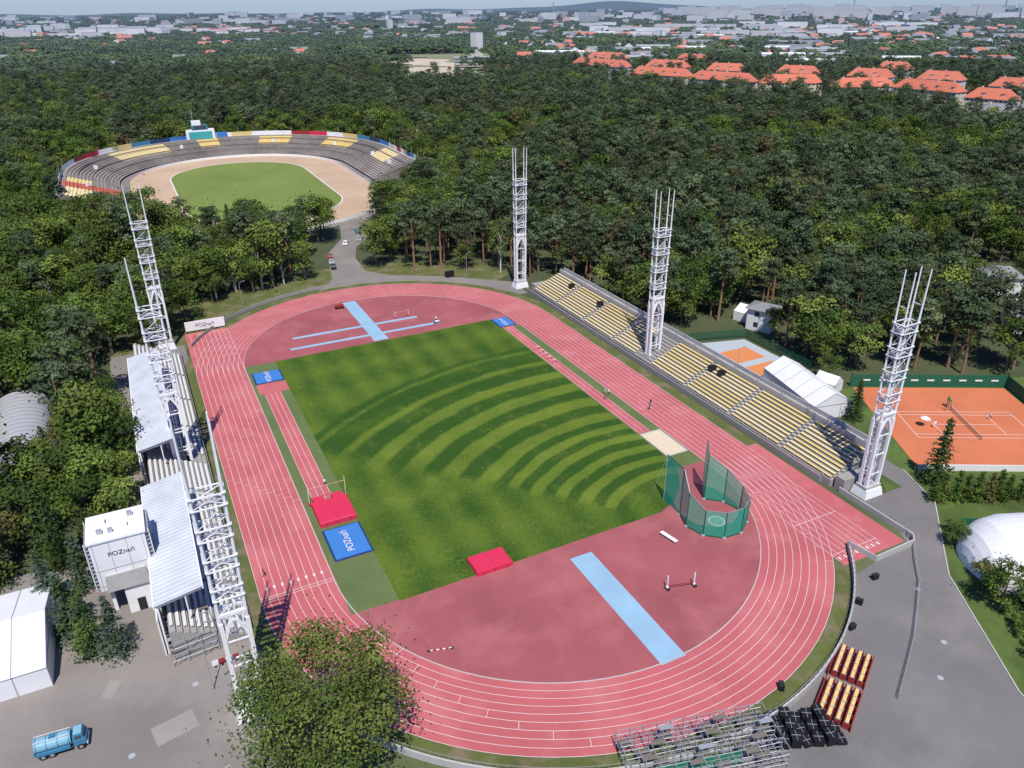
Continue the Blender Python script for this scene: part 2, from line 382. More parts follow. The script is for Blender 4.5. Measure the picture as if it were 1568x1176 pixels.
pts=[(52.5,-70),(51,-76),(47,-79.5),(43.5,-83),(38,-87),(33,-90.5),(28,-93.5),(22,-97)]
for i in range(len(pts)-1):
    a,c=Vector((*pts[i],0)),Vector((*pts[i+1],0)); m_=int((c-a).length/1.2)
    for z in (.4,.75,1.1): b.beam(a+Vector((0,0,z)),c+Vector((0,0,z)),.035,'galv')
    for j in range(m_+1): p=a.lerp(c,j/m_); b.beam(p,p+Vector((0,0,1.1)),.035,'galv')
b.build()
# ------------------------------------------------------------ stands
b=MB('east_grandstand')
for i in range(10):
    x=51.9+i*.88; z=1.3+i*.38
    b.box((x,0.5,z/2),(.88,117,z),'conc')
    for (y0,y1) in ((59,46),(44.8,31),(29.8,16),(14.8,5.4),(-1.6,-14),(-15.2,-29),(-30.2,-44),(-45.2,-57.5)):
        k=random.choice(['seatY','seatY2','seatY2'])
        b.box((x,(y0+y1)/2,z+.36),(.56,abs(y1-y0),.07),k)
        for y in np.arange(min(y0,y1)+1,max(y0,y1),3.): b.box((x,y,z+.16),(.08,.08,.33),'dark')
    for y in (45.4,30.4,15.4,-14.6,-29.6,-44.6): b.box((x-.2,y,z+.1),(.44,1.0,.2),'concL')
b.box((61.2,.5,2.85),(1.5,117,5.7),'concL'); b.box((61.9,.5,6.2),(.18,117,1.0),'concL'); b.box((60.5,.5,6.0),(.12,117,.6),'concL')
for y in np.arange(-56,60,7.2): b.box((61.2,y,5.95),(.5,.5,.5),'galv'); b.box((51.2,y,1.6),(.3,.3,.4),'galv')
b.box((51.3,.5,.75),(.35,117,1.5),'conc')
for x,y in ((58,47.5),(57.5,31),(58,-16),(58.2,-19)): b.box((x,y,5.0),(1.6,1.2,.9),'black')
for i in range(40): b.beam((51.3,-58+i*3,1.5),(51.3,-58+i*3,2.4),.03,'galv')
for z in (1.95,2.4): b.beam((51.3,-58,z),(51.3,59,z),.03,'galv')
b.box((55.5,-59.5,1.3),(7.5,2.0,2.6),'conc'); b.box((57,61,1.0),(9,3,2),'conc')
b.build()
b=MB('west_grandstand')
for i in range(12):
    x=-50.4-i*.82; z=1.0+i*.40
    b.box((x,5,z/2),(.82,108,z),'conc')
    for (y0,y1) in ((57,44),(43,30),(29,16),(15,4),(0,-10),(-12,-24),(-25,-37),(-38,-48)):
        b.box((x,(y0+y1)/2,z+.34),(.42,abs(y1-y0),.08),'seatW')
for (y0,y1) in ((42,-3),(-15.5,-47)):
    yc=(y0+y1)/2; l=abs(y1-y0)
    b.face([(-61,y0,8.6),(-61,y1,8.6),(-54.6,y1,9.8),(-54.6,y0,9.8)],'roofW')
    b.face([(-54.6,y0,9.6),(-54.6,y1,9.6),(-61,y1,8.4),(-61,y0,8.4)],'galv')
    b.box((-54.6,yc,9.6),(.15,l,.5),'white'); b.box((-61,yc,8.4),(.15,l,.5),'white')
    for y in np.linspace(y0-.3,y1+.3,9):
        b.beam((-60.6,y,0),(-60.6,y,8.4),.18,'white'); b.beam((-57,y,4),(-57,y,9.2),.12,'white'); b.beam((-60.6,y,8.2),(-54.8,y,9.3),.14,'white')
    b.box((-61,yc,3.2),(.2,l,6.4),'wallw')
for y in np.arange(-48,60,2.2): b.beam((-49.8,y,0),(-49.8,y,2.2),.04,'galv')
for z in (1.4,1.8,2.2): b.beam((-49.8,-48,z),(-49.8,58,z),.04,'galv')
b.build()
# ------------------------------------------------------------ floodlight towers
def tower(x,y,H=42.):
    b=MB('floodlight_tower'); ax=lambda z: 1.35+.45*z/H; ay=lambda z:.62+.28*z/H
    b.box((0,0,.8),(4.4,3.4,1.6),'white',top=.84); b.box((0,0,1.9),(3.7,2.3,.6),'concL')
    c4=((-1,-1),(1,-1),(1,1),(-1,1))
    P=lambda s,z,o=1.:(s[0]*ax(z)*o,s[1]*(ay(z)+(.25 if o>1 else 0)),z)
    for s in c4:
        b.beam(P(s,1.5),P(s,15.5),.38,'white',.34); b.beam(P(s,15.5),P(s,34),.20,'white',.17,6); b.beam(P(s,34),P(s,H),.16,'white',.10,6)
    for sy in (-1,1):
        prev=None
        for k in range(13):
            u=k/12; zz=12.4+3.2*math.sin(pi*u); aa=ax(14)
            p=(-aa*(1-u)+aa*u,sy*ay(14),zz)
            if prev: b.beam(prev,p,.26,'white')
            if prev and k in(2,4,6,8,10): b.beam(p,(p[0],p[1],16.6),.12,'white')
            prev=p
    for i in range(4):
        s,t=c4[i],c4[(i+1)%4]; wide=(i%2==0)
        b.beam(P(s,16.6),P(t,16.6),.30,'white')
        for zz in ((4.5,8.5,12.4) if wide else (3.2,5,6.8,8.6,10.4,12.2,14)): b.beam(P(s,zz),P(t,zz),.12,'white')
        if not wide:
            for z0 in range(2,16,2): b.beam(P(s,z0),P(t,z0+2),.07,'white')
        for z0 in (19.0,23.2,27.4,31.6):
            for zz in (z0,z0+1.5): b.beam(P(s,zz,1.12),P(t,zz,1.12),.10,'white')
            b.beam(P(s,z0),P(t,z0+1.5),.06,'white'); b.beam(P(t,z0),P(s,z0+1.5),.06,'white')
        for z0,z1 in ((16.6,19),(20.5,23.2),(24.7,27.4),(28.9,31.6)): b.beam(P(s,z0),P(t,z1),.055,'white')
        if not wide: b.beam(P(s,36),P(t,36),.07,'white')
    for z0 in (19.,23.2,27.4,31.6):
        b.box((0,0,z0+.05),(ax(z0)*2,.8,.05),'galv')
        for sx in (-1,1): b.box((sx*ax(z0)*1.1,0,z0+.6),(.2,.9,.35),'galv')
    for xx in (-.2,.2): b.beam((xx,-ay(8),1.6),(xx,-ay(33),33),.04,'galv')
    for k in range(40): b.beam((-.2,-ay(2+k*.78),2+k*.78),(.2,-ay(2+k*.78),2+k*.78),.025,'galv')
    o=b.build((0,0,0)); o.location=(x,y,0); return o
for x,y in ((50.5,66.3),(54.6,2),(55.6,-62.4),(-52.4,66),(-53.9,2),(-51.8,-61.5)): tower(x,y)
# ------------------------------------------------------------ throwing cage
b=MB('discus_cage'); c=(26.,-56.); Rr=5.6
b2=[]
for i in range(9): 
    t=R(105+38+i*(360-76)/8); b2.append((c[0]+Rr*math.cos(t),c[1]+Rr*math.sin(t)))
for i in range(9):
    h=9.5 if i in (0,8) else (7. if i in (1,7) else 5.2)
    b.beam((*b2[i],0),(*b2[i],h),.09,'green',n=6); b.beam((*b2[i],.0),(*b2[i],.3),.3,'concL',n=6)
for i in range(8):
    h0=[9.5,7,5.2,5.2,5.2,5.2,5.2,7][i]; h1=[7,5.2,5.2,5.2,5.2,5.2,7,9.5][i]
    p,q=b2[i],b2[i+1]
    b.face([(*p,.1),(*q,.1),(*q,h1-.1),(*p,h0-.1)],'net'); b.beam((*p,h0-.05),(*q,h1-.05),.06,'galv'); b.beam((*p,.2),(*q,.2),.12,'green')
g=[(c[0]-4.2,c[1]+8.4),(c[0]+5.2,c[1]+9.2)]
for p,q in ((b2[0],g[0]),(b2[8],g[1])):
    b.beam((*q,0),(*q,9.5),.1,'galv',n=6); b.face([(*p,.1),(*q,.1),(*q,9.4),(*p,9.4)],'net'); b.beam((*p,9.4),(*q,9.4),.06,'green')
    b.beam((*q,9.0),(q[0]+(-2.5 if q[0]<26 else 2.5),q[1]+1,.1),.04,'galv')
n=40
b.face([(c[0]+.3+3.9*math.cos(2*pi*i/n),c[1]+3.9*math.sin(2*pi*i/n),.08) for i in range(n)],'dred')
b.face([(c[0]+1.45*math.cos(2*pi*i/n),c[1]-1+1.45*math.sin(2*pi*i/n),.10) for i in range(n)],'white')
b.face([(c[0]+1.2*math.cos(2*pi*i/n),c[1]-1+1.2*math.sin(2*pi*i/n),.105) for i in range(n)],'conc')
b.build()
b=MB('high_jump_stand')
for x,y in ((8.2,-67),(12.3,-68.2)):
    b.box((x,y,.2),(.5,1.0,.28),'dark'); b.box((x,y,1.4),(.16,.16,2.4),'white'); b.box((x,y,.45),(.35,.35,.3),'white')
b.beam((8.2,-67,.7),(12.3,-68.2,.7),.07,'redp'); b.build()
b=MB('white_bench'); b.box((15.8,-57.2,.5),(.7,3.4,.12),'white',rz=R(12))
for s in (-1.3,0,1.3): b.box((15.8-s*.2,-57.2+s,.25),(.5,.15,.45),'galv',rz=R(12))
b.build()
b=MB('crossbar_lying')
for i in range(7): b.box((-28.2+i*.42,-62.6-i*.12,.16),(.44,.12,.12),'white' if i%2==0 else 'redp',rz=R(-16))
for x,y in ((-28.5,-62.5),(-25.5,-63.4)): b.box((x,y,.13),(.5,.3,.14),'dark')
b.build()
def uprights(name,x,y,w,h,ry=0):
    b=MB(name); ca,sa=math.cos(ry),math.sin(ry)
    for s in (-1,1):
        px,py=x+s*w/2*ca,y+s*w/2*sa; b.beam((px,py,.07),(px,py,h),.06,'white'); b.box((px,py,.17),(.5,1.3,.2),'redp',rz=ry)
    b.beam((x-w/2*ca,y-w/2*sa,h*.8),(x+w/2*ca,y+w/2*sa,h*.8),.04,'yellow'); b.build()
uprights('pole_vault_stand',-32,-20.6,6.6,4.2); uprights('high_jump_stand',9,58.5,4,2.2,0); 
b=MB('judge_table'); b.box((16,49.5,.8),(1.6,.8,.06),'white')
for sx in(-.7,.7):
    for sy in (-.3,.3): b.box((16+sx,49.5+sy,.42),(.05,.05,.7),'galv')
b.build()
b=MB('equipment_cart'); b.box((-5,73.5,.5),(2.6,1.2,.2),'dark'); b.box((-5,73.5,.9),(2.2,.9,.5),'redp')
for sx in (-1,1): b.beam((-5+sx,72.8,.3),(-5+sx,74.2,.3),.25,'tyre',n=8)
b.build()
for i in range(5):
    b=MB('athletics_hurdle'); x=32.6;y=12+i*2.2; b.box((x,y,.95),(1.2,.05,.12),'white')
    for s in (-.5,.5): b.box((x+s,y,.5),(.05,.05,.85),'redp'); b.box((x+s,y+.3,.09),(.05,.6,.05),'redp')
    b.build()
for x,y in ((-40.2,-45),(38.2,10),(-24,72),(20,-76)):
    b=MB('traffic_cone'); b.box((x,y,.09),(.45,.45,.05),'orange'); b.beam((x,y,.1),(x,y,.65),.17,'orange',.04,n=10); b.beam((x,y,.3),(x,y,.42),.135,'white',.10,n=10); b.build()
b=MB('loudspeaker_box'); b.box((33.8,83.6,1.6),(3.0,.7,2.0),'black'); b.box((33.8,83.6,.3),(2.4,.6,.6),'galv'); b.build()
b=MB('billboard'); b.box((-41.9,74.4,1.7),(10.2,.3,2.6),'white')
for x in (-46,-42,-38): b.box((x,74.8,.8),(.2,.4,1.6),'galv')
o=b.build(); text(o,'POZnań',(-41.9,74.22,1.7),1.4,(R(90),0,0),'dark')
# ------------------------------------------------------------ bottom right items
def place(pts,a,c):
    ca,sa=math.cos(a),math.sin(a); return [(c[0]+x*ca-y*sa,c[1]+x*sa+y*ca) for x,y in pts]
b=MB('stacked_bench_rows'); a=R(30.)
u=Vector((math.cos(a),math.sin(a),0)); v=Vector((-math.sin(a),math.cos(a),0)); o0=Vector((17.6,-92.4,0))
for g,gl in ((-3.6,6.2),(3.7,5.4)):
    for i in range(4):
        q=o0+u*g+v*(i*1.05-1.6)
        for dz in (.5,1.05): b.box((q.x,q.y,dz),(gl,.42,.07),'yellow' if dz>1 else 'redp',rz=a)
        b.box((q.x+v.x*.3,q.y+v.y*.3,.95),(gl,.1,.1),'redp',rz=a)
        for k in range(5):
            w=q+u*(gl*(k/4-.5)); b.box((w.x,w.y,.55),(.1,.8,1.0),'redp',rz=a); b.box((w.x,w.y,1.10),(.12,.45,.04),'conc',rz=a)
    for s in (-2.2,2.3):
        q=o0+u*g+v*s; b.box((q.x,q.y,.5),(gl+.6,.12,.9),'redp',rz=a)
b.build()
b=MB('stacked_stage_panels'); a=R(-22)
for i in range(7):
    for j in range(3):
        c=Vector((7.3,-94.8,0))+Vector((math.cos(a),math.sin(a),0))*(i*1.4-4.)+Vector((-math.sin(a),math.cos(a),0))*(j*1.7-1.7)
        h=.4+.5*((i*7+j*3)%3); r_=a+R(random.uniform(-14,14))
        b.box((c.x,c.y,h/2+.1),(1.2,1.5,h),'black',rz=r_)
        b.box((c.x,c.y,h+.13),(1.15,.05,.05),'galv',rz=r_); b.box((c.x,c.y,h+.14),(.05,1.45,.05),'galv',rz=r_)
b.build()
def scaffold(name,c,a,nx,ny,nz,s=2.0,h=1.6,green=False):
    b=MB(name); u=Vector((math.cos(a),math.sin(a),0)); v=Vector((-math.sin(a),math.cos(a),0)); c=Vector((*c,0))
    Pp=lambda i,j,k:c+u*(i-nx/2)*s+v*(j-ny/2)*s+Vector((0,0,k*h))
    for i in range(nx+1):
        for j in range(ny+1):
            b.beam(Pp(i,j,0),Pp(i,j,nz+.6*(j%2)),.055,'galv')
            for k in range(1,nz+1):
                if i<nx: b.beam(Pp(i,j,k),Pp(i+1,j,k),.05,'galv'); b.beam(Pp(i,j,k-.5),Pp(i+1,j,k-.5),.03,'white')
                if j<ny: b.beam(Pp(i,j,k),Pp(i,j+1,k),.05,'galv')
                if i<nx and (i+j+k)%2: b.beam(Pp(i,j,k-1),Pp(i+1,j,k),.035,'galv')
    for i in range(nx):
        for j in range(ny):
            if (i*5+j*3)%4==0:
                p=(Pp(i,j,nz)+Pp(i+1,j+1,nz))/2; b.box((p.x,p.y,p.z+.09),(s*.94,s*.35,.05),'planks' if (i+j)%3 else 'galv',rz=a)
            if (i+j)%3==0:
                p=(Pp(i,j,nz-1)+Pp(i+1,j+1,nz-1))/2; b.box((p.x,p.y,p.z+.09),(s*.94,s*.6,.05),'planks',rz=a)
    if green:
        for i in range(1,nx-3):
            p,q=Pp(i,1,0),Pp(i+1,1,0); b.face([p,q,q+Vector((0,0,h*1.6)),p+Vector((0,0,h*1.6))],'scrim')
    return b.build()
scaffold('scaffold_stand',(-5.8,-92.4),R(-14),11,4,2,1.7,1.5,True)
scaffold('scaffold_stage',(-57.5,-46.5),R(5),3,3,2,2.0,2.0)
b=MB('white_container_cabin'); b.box((1,-103,1.5),(6,3.2,3),'fabric',rz=R(-25)); b.box((1,-103,3.1),(6.2,3.4,.2),'wallw',rz=R(-25)); b.build()
for i,(x,y) in enumerate(((26.5,-85.5),(10,-89),(31.5,-82.3),(38,-79.5))):
    b=MB('black_flight_case'); b.box((x,y,.55),(1.0,.6,.8),'black',rz=i); b.box((x,y,.97),(1.05,.65,.06),'dark',rz=i)
    b.box((x,y,.08),(.8,.4,.16),'tyre',rz=i); b.build()
# ------------------------------------------------------------ left buildings
b=MB('judges_tower_building')
b.box((-64.2,-32.5,9.2),(7.2,6.6,8.2),'fabric'); b.box((-64.2,-32.5,13.45),(7.6,7.0,.3),'white')
b.box((-64.2,-35.95,6.3),(5.8,.5,2.8),'concL',top=.9)
for zz in (8.1,10.8): b.box((-64.2,-35.82,zz-2.2),(7.0,.06,.06),'galv')
for xx in (-67.4,-65.3,-63.1,-61.): b.box((xx,-35.82,9.2),(.05,.05,8.0),'galv')
for i in range(12):
    z=5.4+i*.68
    for sx in (-60.3,-68.1): b.box((sx,-32.5,z),(.55,6.0,.10),'galv')
for sx in (-60.05,-68.35):
    for yy in (-35.4,-29.6): b.box((sx,yy,9.2),(.12,.12,8.2),'white')
for x,y,s in ((-66,-31.5,1.1),(-63,-33.5,.8),(-64.8,-34.2,.6),(-62.2,-31,.7),(-66.2,-34.0,.7)): b.box((x,y,13.9),(s,s*.8,.7),'galv' if s<.75 else 'white')
b.box((-63.2,-34.2,2.5),(3.6,3.2,5),'white'); b.box((-66.8,-34,2.4),(.5,.5,4.9),'white'); b.box((-61,-30,2.4),(.5,.5,4.9),'white')
b.box((-63.2,-35.83,1.2),(1.1,.06,2.2),'dark')
for i in range(9): b.box((-61.0,-36.2+i*.25,.3+i*.55),(1.2,.35,.1),'galv')
o=b.build(); text(o,'POZnań',(-64.0,-35.86,11.0),1.0,(R(90),0,0),'dark')
def tent(name,cx,cy,w,l,eave,ridge,a,bays=4,k='fabric'):
    b=MB(name); ca,sa=math.cos(a),math.sin(a)
    T=lambda x,y,z:(cx+x*ca-y*sa,cy+x*sa+y*ca,z)
    w/=2;l/=2
    for s in (-1,1):
        b.face([T(s*w,-l,0),T(s*w,l,0),T(s*w,l,eave),T(s*w,-l,eave)],k)
        b.face([T(s*w*1.02,-l,eave),T(s*w*1.02,l,eave),T(0,l,ridge),T(0,-l,ridge)],k)
        b.face([T(-w,s*l,0),T(w,s*l,0),T(w,s*l,eave),T(0,s*l,ridge-.05),T(-w,s*l,eave)],k)
    for i in range(bays+1):
        y=-l+2*l*i/bays
        for s in (-1,1):
            b.beam(T(s*(w+.03),y,0),T(s*(w+.03),y,eave),.06,'galv'); b.beam(T(s*w*1.03,y,eave+.03),T(0,y,ridge+.03),.06,'galv')
    b.beam(T(-w,-l-.05,eave),T(w,-l-.05,eave),.05,'galv')
    return b.build()
tent('white_event_tent',-82.8,-36.8,18,16,3.4,5.6,R(90),4)
tent('white_event_tent',73.6,-29.5,9,20,3.2,5.8,R(-12),5)
tent('small_white_tent',-72,12,3,4,2.2,3.2,.2,1); tent('small_white_tent',95,11,6,9,2.6,4.2,.3,2)
tent('small_white_tent',81,-29,4,5,2.4,4,.3,1)
def vault(name,cx,cy,rad,l,a,k,hs=1.,capsule=False,wallk=None):
    b=MB(name); n=18; m_=28; ca,sa=math.cos(a),math.sin(a)
    rings=[]
    for j in range(m_+1):
        u=j/m_*2-1
        if capsule:
            y=(l/2)*math.sin(u*pi/2) ; sc_=min(1,(max(0.,1-abs(math.sin(u*pi/2))**5))**.5+.02)
        else: y=u*l/2; sc_=1
        rg=[]
        for i in range(n+1):
            t=pi*i/n; x=rad*sc_*math.cos(t); z=rad*hs*sc_*math.sin(t)**.8
            if j%2: z*=.975; x*=.99
            rg.append((cx+x*ca-y*sa,cy+x*sa+y*ca,z))
        rings.append(rg)
    for j in range(m_): b.strip(rings[j],rings[j+1],k)
    if not capsule:
        for rg in (rings[0],rings[-1]): b.face(rg,k)
    if wallk:
        for s in (-1,1):
            b.box((cx+s*rad*1.03*ca,cy+s*rad*1.03*sa,1.1),(.15,l*.8,2.2),wallk,rz=a)
    return b.build(smooth=not capsule)
vault('arched_storage_hangar',-82.5,29,5.8,26,R(4),'silver',.95)
vault('air_dome_hall',70.2,-92,8.6,38,R(62),'fabric',.85,True,'green')
vault('air_dome_hall',61.5,-109.5,8.6,38,R(62),'fabric',.85,True,'green')
def wheel(b,x,y,z,r,w): b.beam((x,y-w/2,z),(x,y+w/2,z),r,'tyre',n=14); b.beam((x,y-w/2-.02,z),(x,y+w/2+.02,z),r*.5,'galv',n=10)
b=MB('water_tank_truck'); cx,cy=0,0
b.box((cx,cy,.85),(6.4,1.0,.25),'dark')
b.box((cx+2.4,cy,1.35),(1.6,2.2,1.0),'blue'); b.box((cx+2.3,cy,2.25),(1.4,2.1,.85),'blue',top=.86)
b.box((cx+3.0,cy,2.25),(.12,1.7,.6),'win'); 
for s in (-1,1): b.box((cx+2.35,cy+s*1.0,2.25),(.8,.08,.5),'win'); b.box((cx+3.22,cy+s*.8,1.2),(.06,.3,.2),'white')
b.box((cx+3.25,cy,.85),(.15,2.1,.3),'white')
b.beam((cx-3.1,cy,1.9),(cx+1.4,cy,1.9),1.0,'cyan',n=16)
for xx in (-2.9,-1.6,-.2,1.2): b.beam((cx+xx-.05,cy,1.9),(cx+xx+.05,cy,1.9),1.05,'blue',n=16)
for s in (-1,1):
    b.box((cx-.9,cy+s*1.1,1.15),(4.2,.3,.5),'blue'); b.beam((cx-3.1,cy+s*.6,2.95),(cx+1.4,cy+s*.6,2.95),.04,'white')
    for xx in (-2.8,-1.2,.4): b.beam((cx+xx,cy+s*.6,2.7),(cx+xx,cy+s*.6,3.0),.04,'white')
b.box((cx-.8,cy,2.98),(.8,.7,.25),'blue'); b.box((cx-3.2,cy,1.2),(.15,2.0,.7),'blue'); b.box((cx+2.3,cy,2.72),(1.0,1.5,.08),'cyan')
for xx in (-2.3,-1.2,2.4):
    for s in (-1,1): wheel(b,cx+xx,cy+s*.95,.5,.5,.35)
o=b.build((0,0,0)); o.location=(-73.3,-57.2,.02); o.scale=(.86,.86,.86); o.rotation_euler=(0,0,R(-4))
def car(x,y,a,k):
    b=MB('parked_car'); prof=[(-2.1,.3),(-2.15,.8),(-1.9,.95),(-1.4,1.4),(.3,1.42),(1.0,.98),(2.0,.82),(2.15,.55),(2.1,.3)]
    ca,sa=math.cos(a),math.sin(a); T=lambda p,w:(x+p[0]*ca-w*sa,y+p[0]*sa+w*ca,p[1])
    W_=[.88 if p[1]<1. else .68 for p in prof]
    A=[T(p,w) for p,w in zip(prof,W_)]; B=[T(p,-w) for p,w in zip(prof,W_)]
    b.strip(A,B,k); b.face(A,k); b.face(B[::-1],k)
    for s in (-1,1):
        b.face([T((-1.55,1.0),s*.885),T((.75,1.0),s*.885),T((.25,1.36),s*.72),T((-1.25,1.36),s*.72)],'win')
        for xx in (-1.3,1.35):
            p=T((xx,.32),s*.85); q=T((xx,.32),s*.62); b.beam(p,q,.32,'tyre',n=12); b.beam(T((xx,.32),s*.88),p,.17,'galv',n=8)
    b.face([T((1.02,1.0),.7),T((1.02,1.0),-.7),T((.36,1.43),-.6),T((.36,1.43),.6)],'win'); b.face([T((-1.86,1.01),.7),T((-1.86,1.01),-.7),T((-1.45,1.42),-.6),T((-1.45,1.42),.6)],'win')
    b.build()
for x,y,a,k in ((3.2,112,1.4,'dark'),(4.0,118,1.4,'silver'),(5.2,124,1.35,'redp'),(14.5,138,1.2,'white'),(23,152,1.5,'blue'),(21,141,1.0,'silver')): car(x,y,a,k)
b=MB('red_safety_barrier')
for i in range(4): 
    x=-55.2+i*.9
    b.box((x,-52,.6),(.8,.06,.9),'redp' if i%2 else 'white'); b.box((x,-52,.06),(.3,.6,.1),'dark')
b.build()
for x,y in ((-56,-56),(66.5,-45),(66.5,-15),(-30,88),(40,84)):
    b=MB('street_lamp'); b.beam((x,y,0),(x,y,7.5),.09,'galv',.05,n=8); b.beam((x,y,7.4),(x+1.2,y,7.8),.05,'galv'); b.box((x+1.4,y,7.8),(.6,.25,.12),'galv'); b.beam((x,y,0),(x,y,.5),.16,'conc',n=8); b.build()
# ------------------------------------------------------------ tennis
a=R(-28); tc=(94,-54)
b=MB('tennis_court'); b.face([(*p,.03) for p in place([(-17,-17),(17,-17),(17,17),(-17,17)],a,tc)],'clay')
def ln(x0,y0,x1,y1):
    w=.06
    if x0==x1: P_=[(x0-w,y0),(x0+w,y0),(x0+w,y1),(x0-w,y1)]
    else: P_=[(x0,y0-w),(x1,y0-w),(x1,y0+w),(x0,y0+w)]
    b.face([(*p,.036) for p in place(P_,a,tc)],'line')
for x in (-11.9,11.9): ln(x,-5.5,x,5.5)
for y in (-5.5,5.5): ln(-11.9,y,11.9,y)
for y in (-4.1,4.1): ln(-11.8,y,11.8,y)
for x in (-6.4,6.4): ln(x,-4,x,4)
ln(-6.3,0,6.3,0)
p,q=place([(0,-6.4),(0,6.4)],a,tc); b.face([(*p,.04),(*q,.04),(*q,1.0),(*p,1.0)],'fnet'); b.beam((*p,1.),(*q,1.),.05,'white')
for w in (p,q): b.beam((*w,0),(*w,1.1),.06,'green')
b.build()
b=MB('windscreen_fence')
cor=place([(-17.5,17.6),(17.6,17.6),(17.6,-17.6)],a,tc)
b.wall(cor,.1,0,3.,'green')
for i in range(9):
    p=place([(-14+i*3.6,17.45)],a,tc)[0]; b.box((p[0],p[1],1.7),(1.6,.06,.35),'white',rz=a)
for i in range(15):
    p=place([(-17.5+i*2.5,17.7)],a,tc)[0]; b.beam((*p,0),(*p,3.3),.06,'green')
b.wall(place([(-17.5,-17.8),(17,-17.8)],a,tc),.2,0,1.3,'fabric'); b.build()
b=MB('umpire_chair'); p=place([(0,7.5)],a,tc)[0]
for s in ((-.4,-.4),(.4,-.4),(.4,.4),(-.4,.4)): b.beam((p[0]+s[0],p[1]+s[1],0),(p[0]+s[0]*.6,p[1]+s[1]*.6,1.8),.05,'green')
b.box((p[0],p[1],1.85),(.7,.7,.1),'green'); b.box((p[0],p[1]+.3,2.2),(.7,.08,.6),'green'); b.build()
b=MB('white_parasol'); p=place([(-9,-1)],a,tc)[0]; b.beam((*p,0),(*p,2.3),.05,'white'); b.beam((*p,2.0),(*p,2.5),1.0,'fabric',.05,n=8); b.build()
b=MB('tennis_spectator_stand')
for i in range(8):
    p=place([(19+i*.8,6)],a,tc)[0]; b.box((p[0],p[1],.4+i*.25),(.8,18,.8+i*.5),'conc',rz=a); b.box((p[0],p[1],.95+i*.5),(.4,17,.1),'green',rz=a)
b.build()
b=MB('sports_court'); b.face([(x,y,.03) for x,y in ((68.6,6),(84,2),(84,-20),(70,-22))],'palec')
for y0,y1 in ((-2,-9),(-11.5,-18.5)): b.face([(72.5,y0,.036),(81,y0,.036),(81,y1,.036),(72.5,y1,.036)],'orange')
b.wall([(70,7.5),(85,3),(85,-20)],.08,0,2.4,'fnet'); b.build()
# ------------------------------------------------------------ speedway
SC=(0,255); SL=36
def SP(Rr,u):
    if u<1: return (SC[0]+Rr,SC[1]-SL+2*SL*u)
    if u<2: t=pi*(u-1); return (SC[0]+Rr*math.cos(t),SC[1]+SL+Rr*math.sin(t))
    if u<3: return (SC[0]-Rr,SC[1]+SL-2*SL*(u-2))
    t=pi+pi*(u-3); return (SC[0]+Rr*math.cos(t),SC[1]-SL+Rr*math.sin(t))
b=MB('speedway_stadium')
b.face(Z(sp_(53,SC,SL),.06),'dirt'); b.face(Z(sp_(33.5,SC,SL),.12),'spgrass')
b.strip(Z(sp_(33.5,SC,SL),.13),Z(sp_(34.1,SC,SL),.13),'line',True)
b.strip(Z(sp_(53,SC,SL),.05),Z(sp_(53,SC,SL),1.3),'white',True)
b.strip(Z(sp_(53,SC,SL),.08),Z(sp_(57,SC,SL),.08),'asph',True)
rows=16
def bank(u0,u1,n,r0,r1,k):
    for rr in range(r0,r1):
        Ra=57+rr*23/rows; Rb=57+(rr+1)*23/rows; z0=.6+rr*7.4/rows; z1=.6+(rr+1)*7.4/rows
        us=[u0+(u1-u0)*i/n for i in range(n+1)]
        b.strip([(*SP(Ra,u),z0) for u in us],[(*SP(Ra,u),z1) for u in us],k); b.strip([(*SP(Ra,u),z1) for u in us],[(*SP(Rb,u),z1) for u in us],k)
edges=[.30,.62,.95,1.12,1.22,1.32,1.40,1.50,1.55,1.63,1.78,2.0,2.1,2.25,2.42,2.70]
kinds=['bankc','seatY2','bankc','seatY','bankc','seatY','bankc','seatY','bankc','seatY2','bankc','bankc','seatY','seatR','seatY2']
for i in range(len(edges)-1):
    n=max(2,int((edges[i+1]-edges[i])*40))
    if kinds[i]=='bankc': bank(edges[i],edges[i+1],n,0,rows,'bankc')
    elif kinds[i]=='seatR': bank(edges[i],edges[i+1],n,0,rows,'seatR')
    else: bank(edges[i],edges[i+1],n,0,8,'bankc'); bank(edges[i],edges[i+1],n,8,rows-1,kinds[i]); bank(edges[i],edges[i+1],n,rows-1,rows,'bankc')
us=[.2+2.5*i/160 for i in range(161)]
b.strip([(*SP(80,u),8) for u in us],[(*SP(82,u),8) for u in us],'concL'); b.strip([(*SP(82,u),8) for u in us],[(*SP(87,u),.1) for u in us],'grassS')
for u in (.30,2.70):
    b.face([(*SP(57,u),0),(*SP(87,u),0),(*SP(82,u),8),(*SP(80,u),8),(*SP(57,u),.6)],'bankc')
for rr in (62,68,74):
    z=.6+(rr-57)*7.4/23+.5
    b.strip([(*SP(rr,u),z+.2) for u in us[8:]],[(*SP(rr,u),z+.75) for u in us[8:]],'bankc')
cols=['white','bluem','redm','white','yellow','white','navy','redp','teal','white','seatY','blue']
for i in range(0,160):
    if i%3==0: kk=cols[(i//3*5)%len(cols)]
    b.strip([(*SP(80.6,us[i]),8),(*SP(80.6,us[i+1]),8)],[(*SP(80.6,us[i]),10.3),(*SP(80.6,us[i+1]),10.3)],kk)
for i in range(0,161,8):
    p=SP(81.2,us[i]); b.beam((*p,8),(*p,13),.12,'galv')
for u in (.5,.9,1.17,1.36,1.6,1.9,2.3):
    p=SP(70,u); b.box((p[0],p[1],6.0),(1.6,1.6,1.8),'white',rz=u)
b.build((0,0,0))
b=MB('speedway_scoreboard'); x,y=-9,372
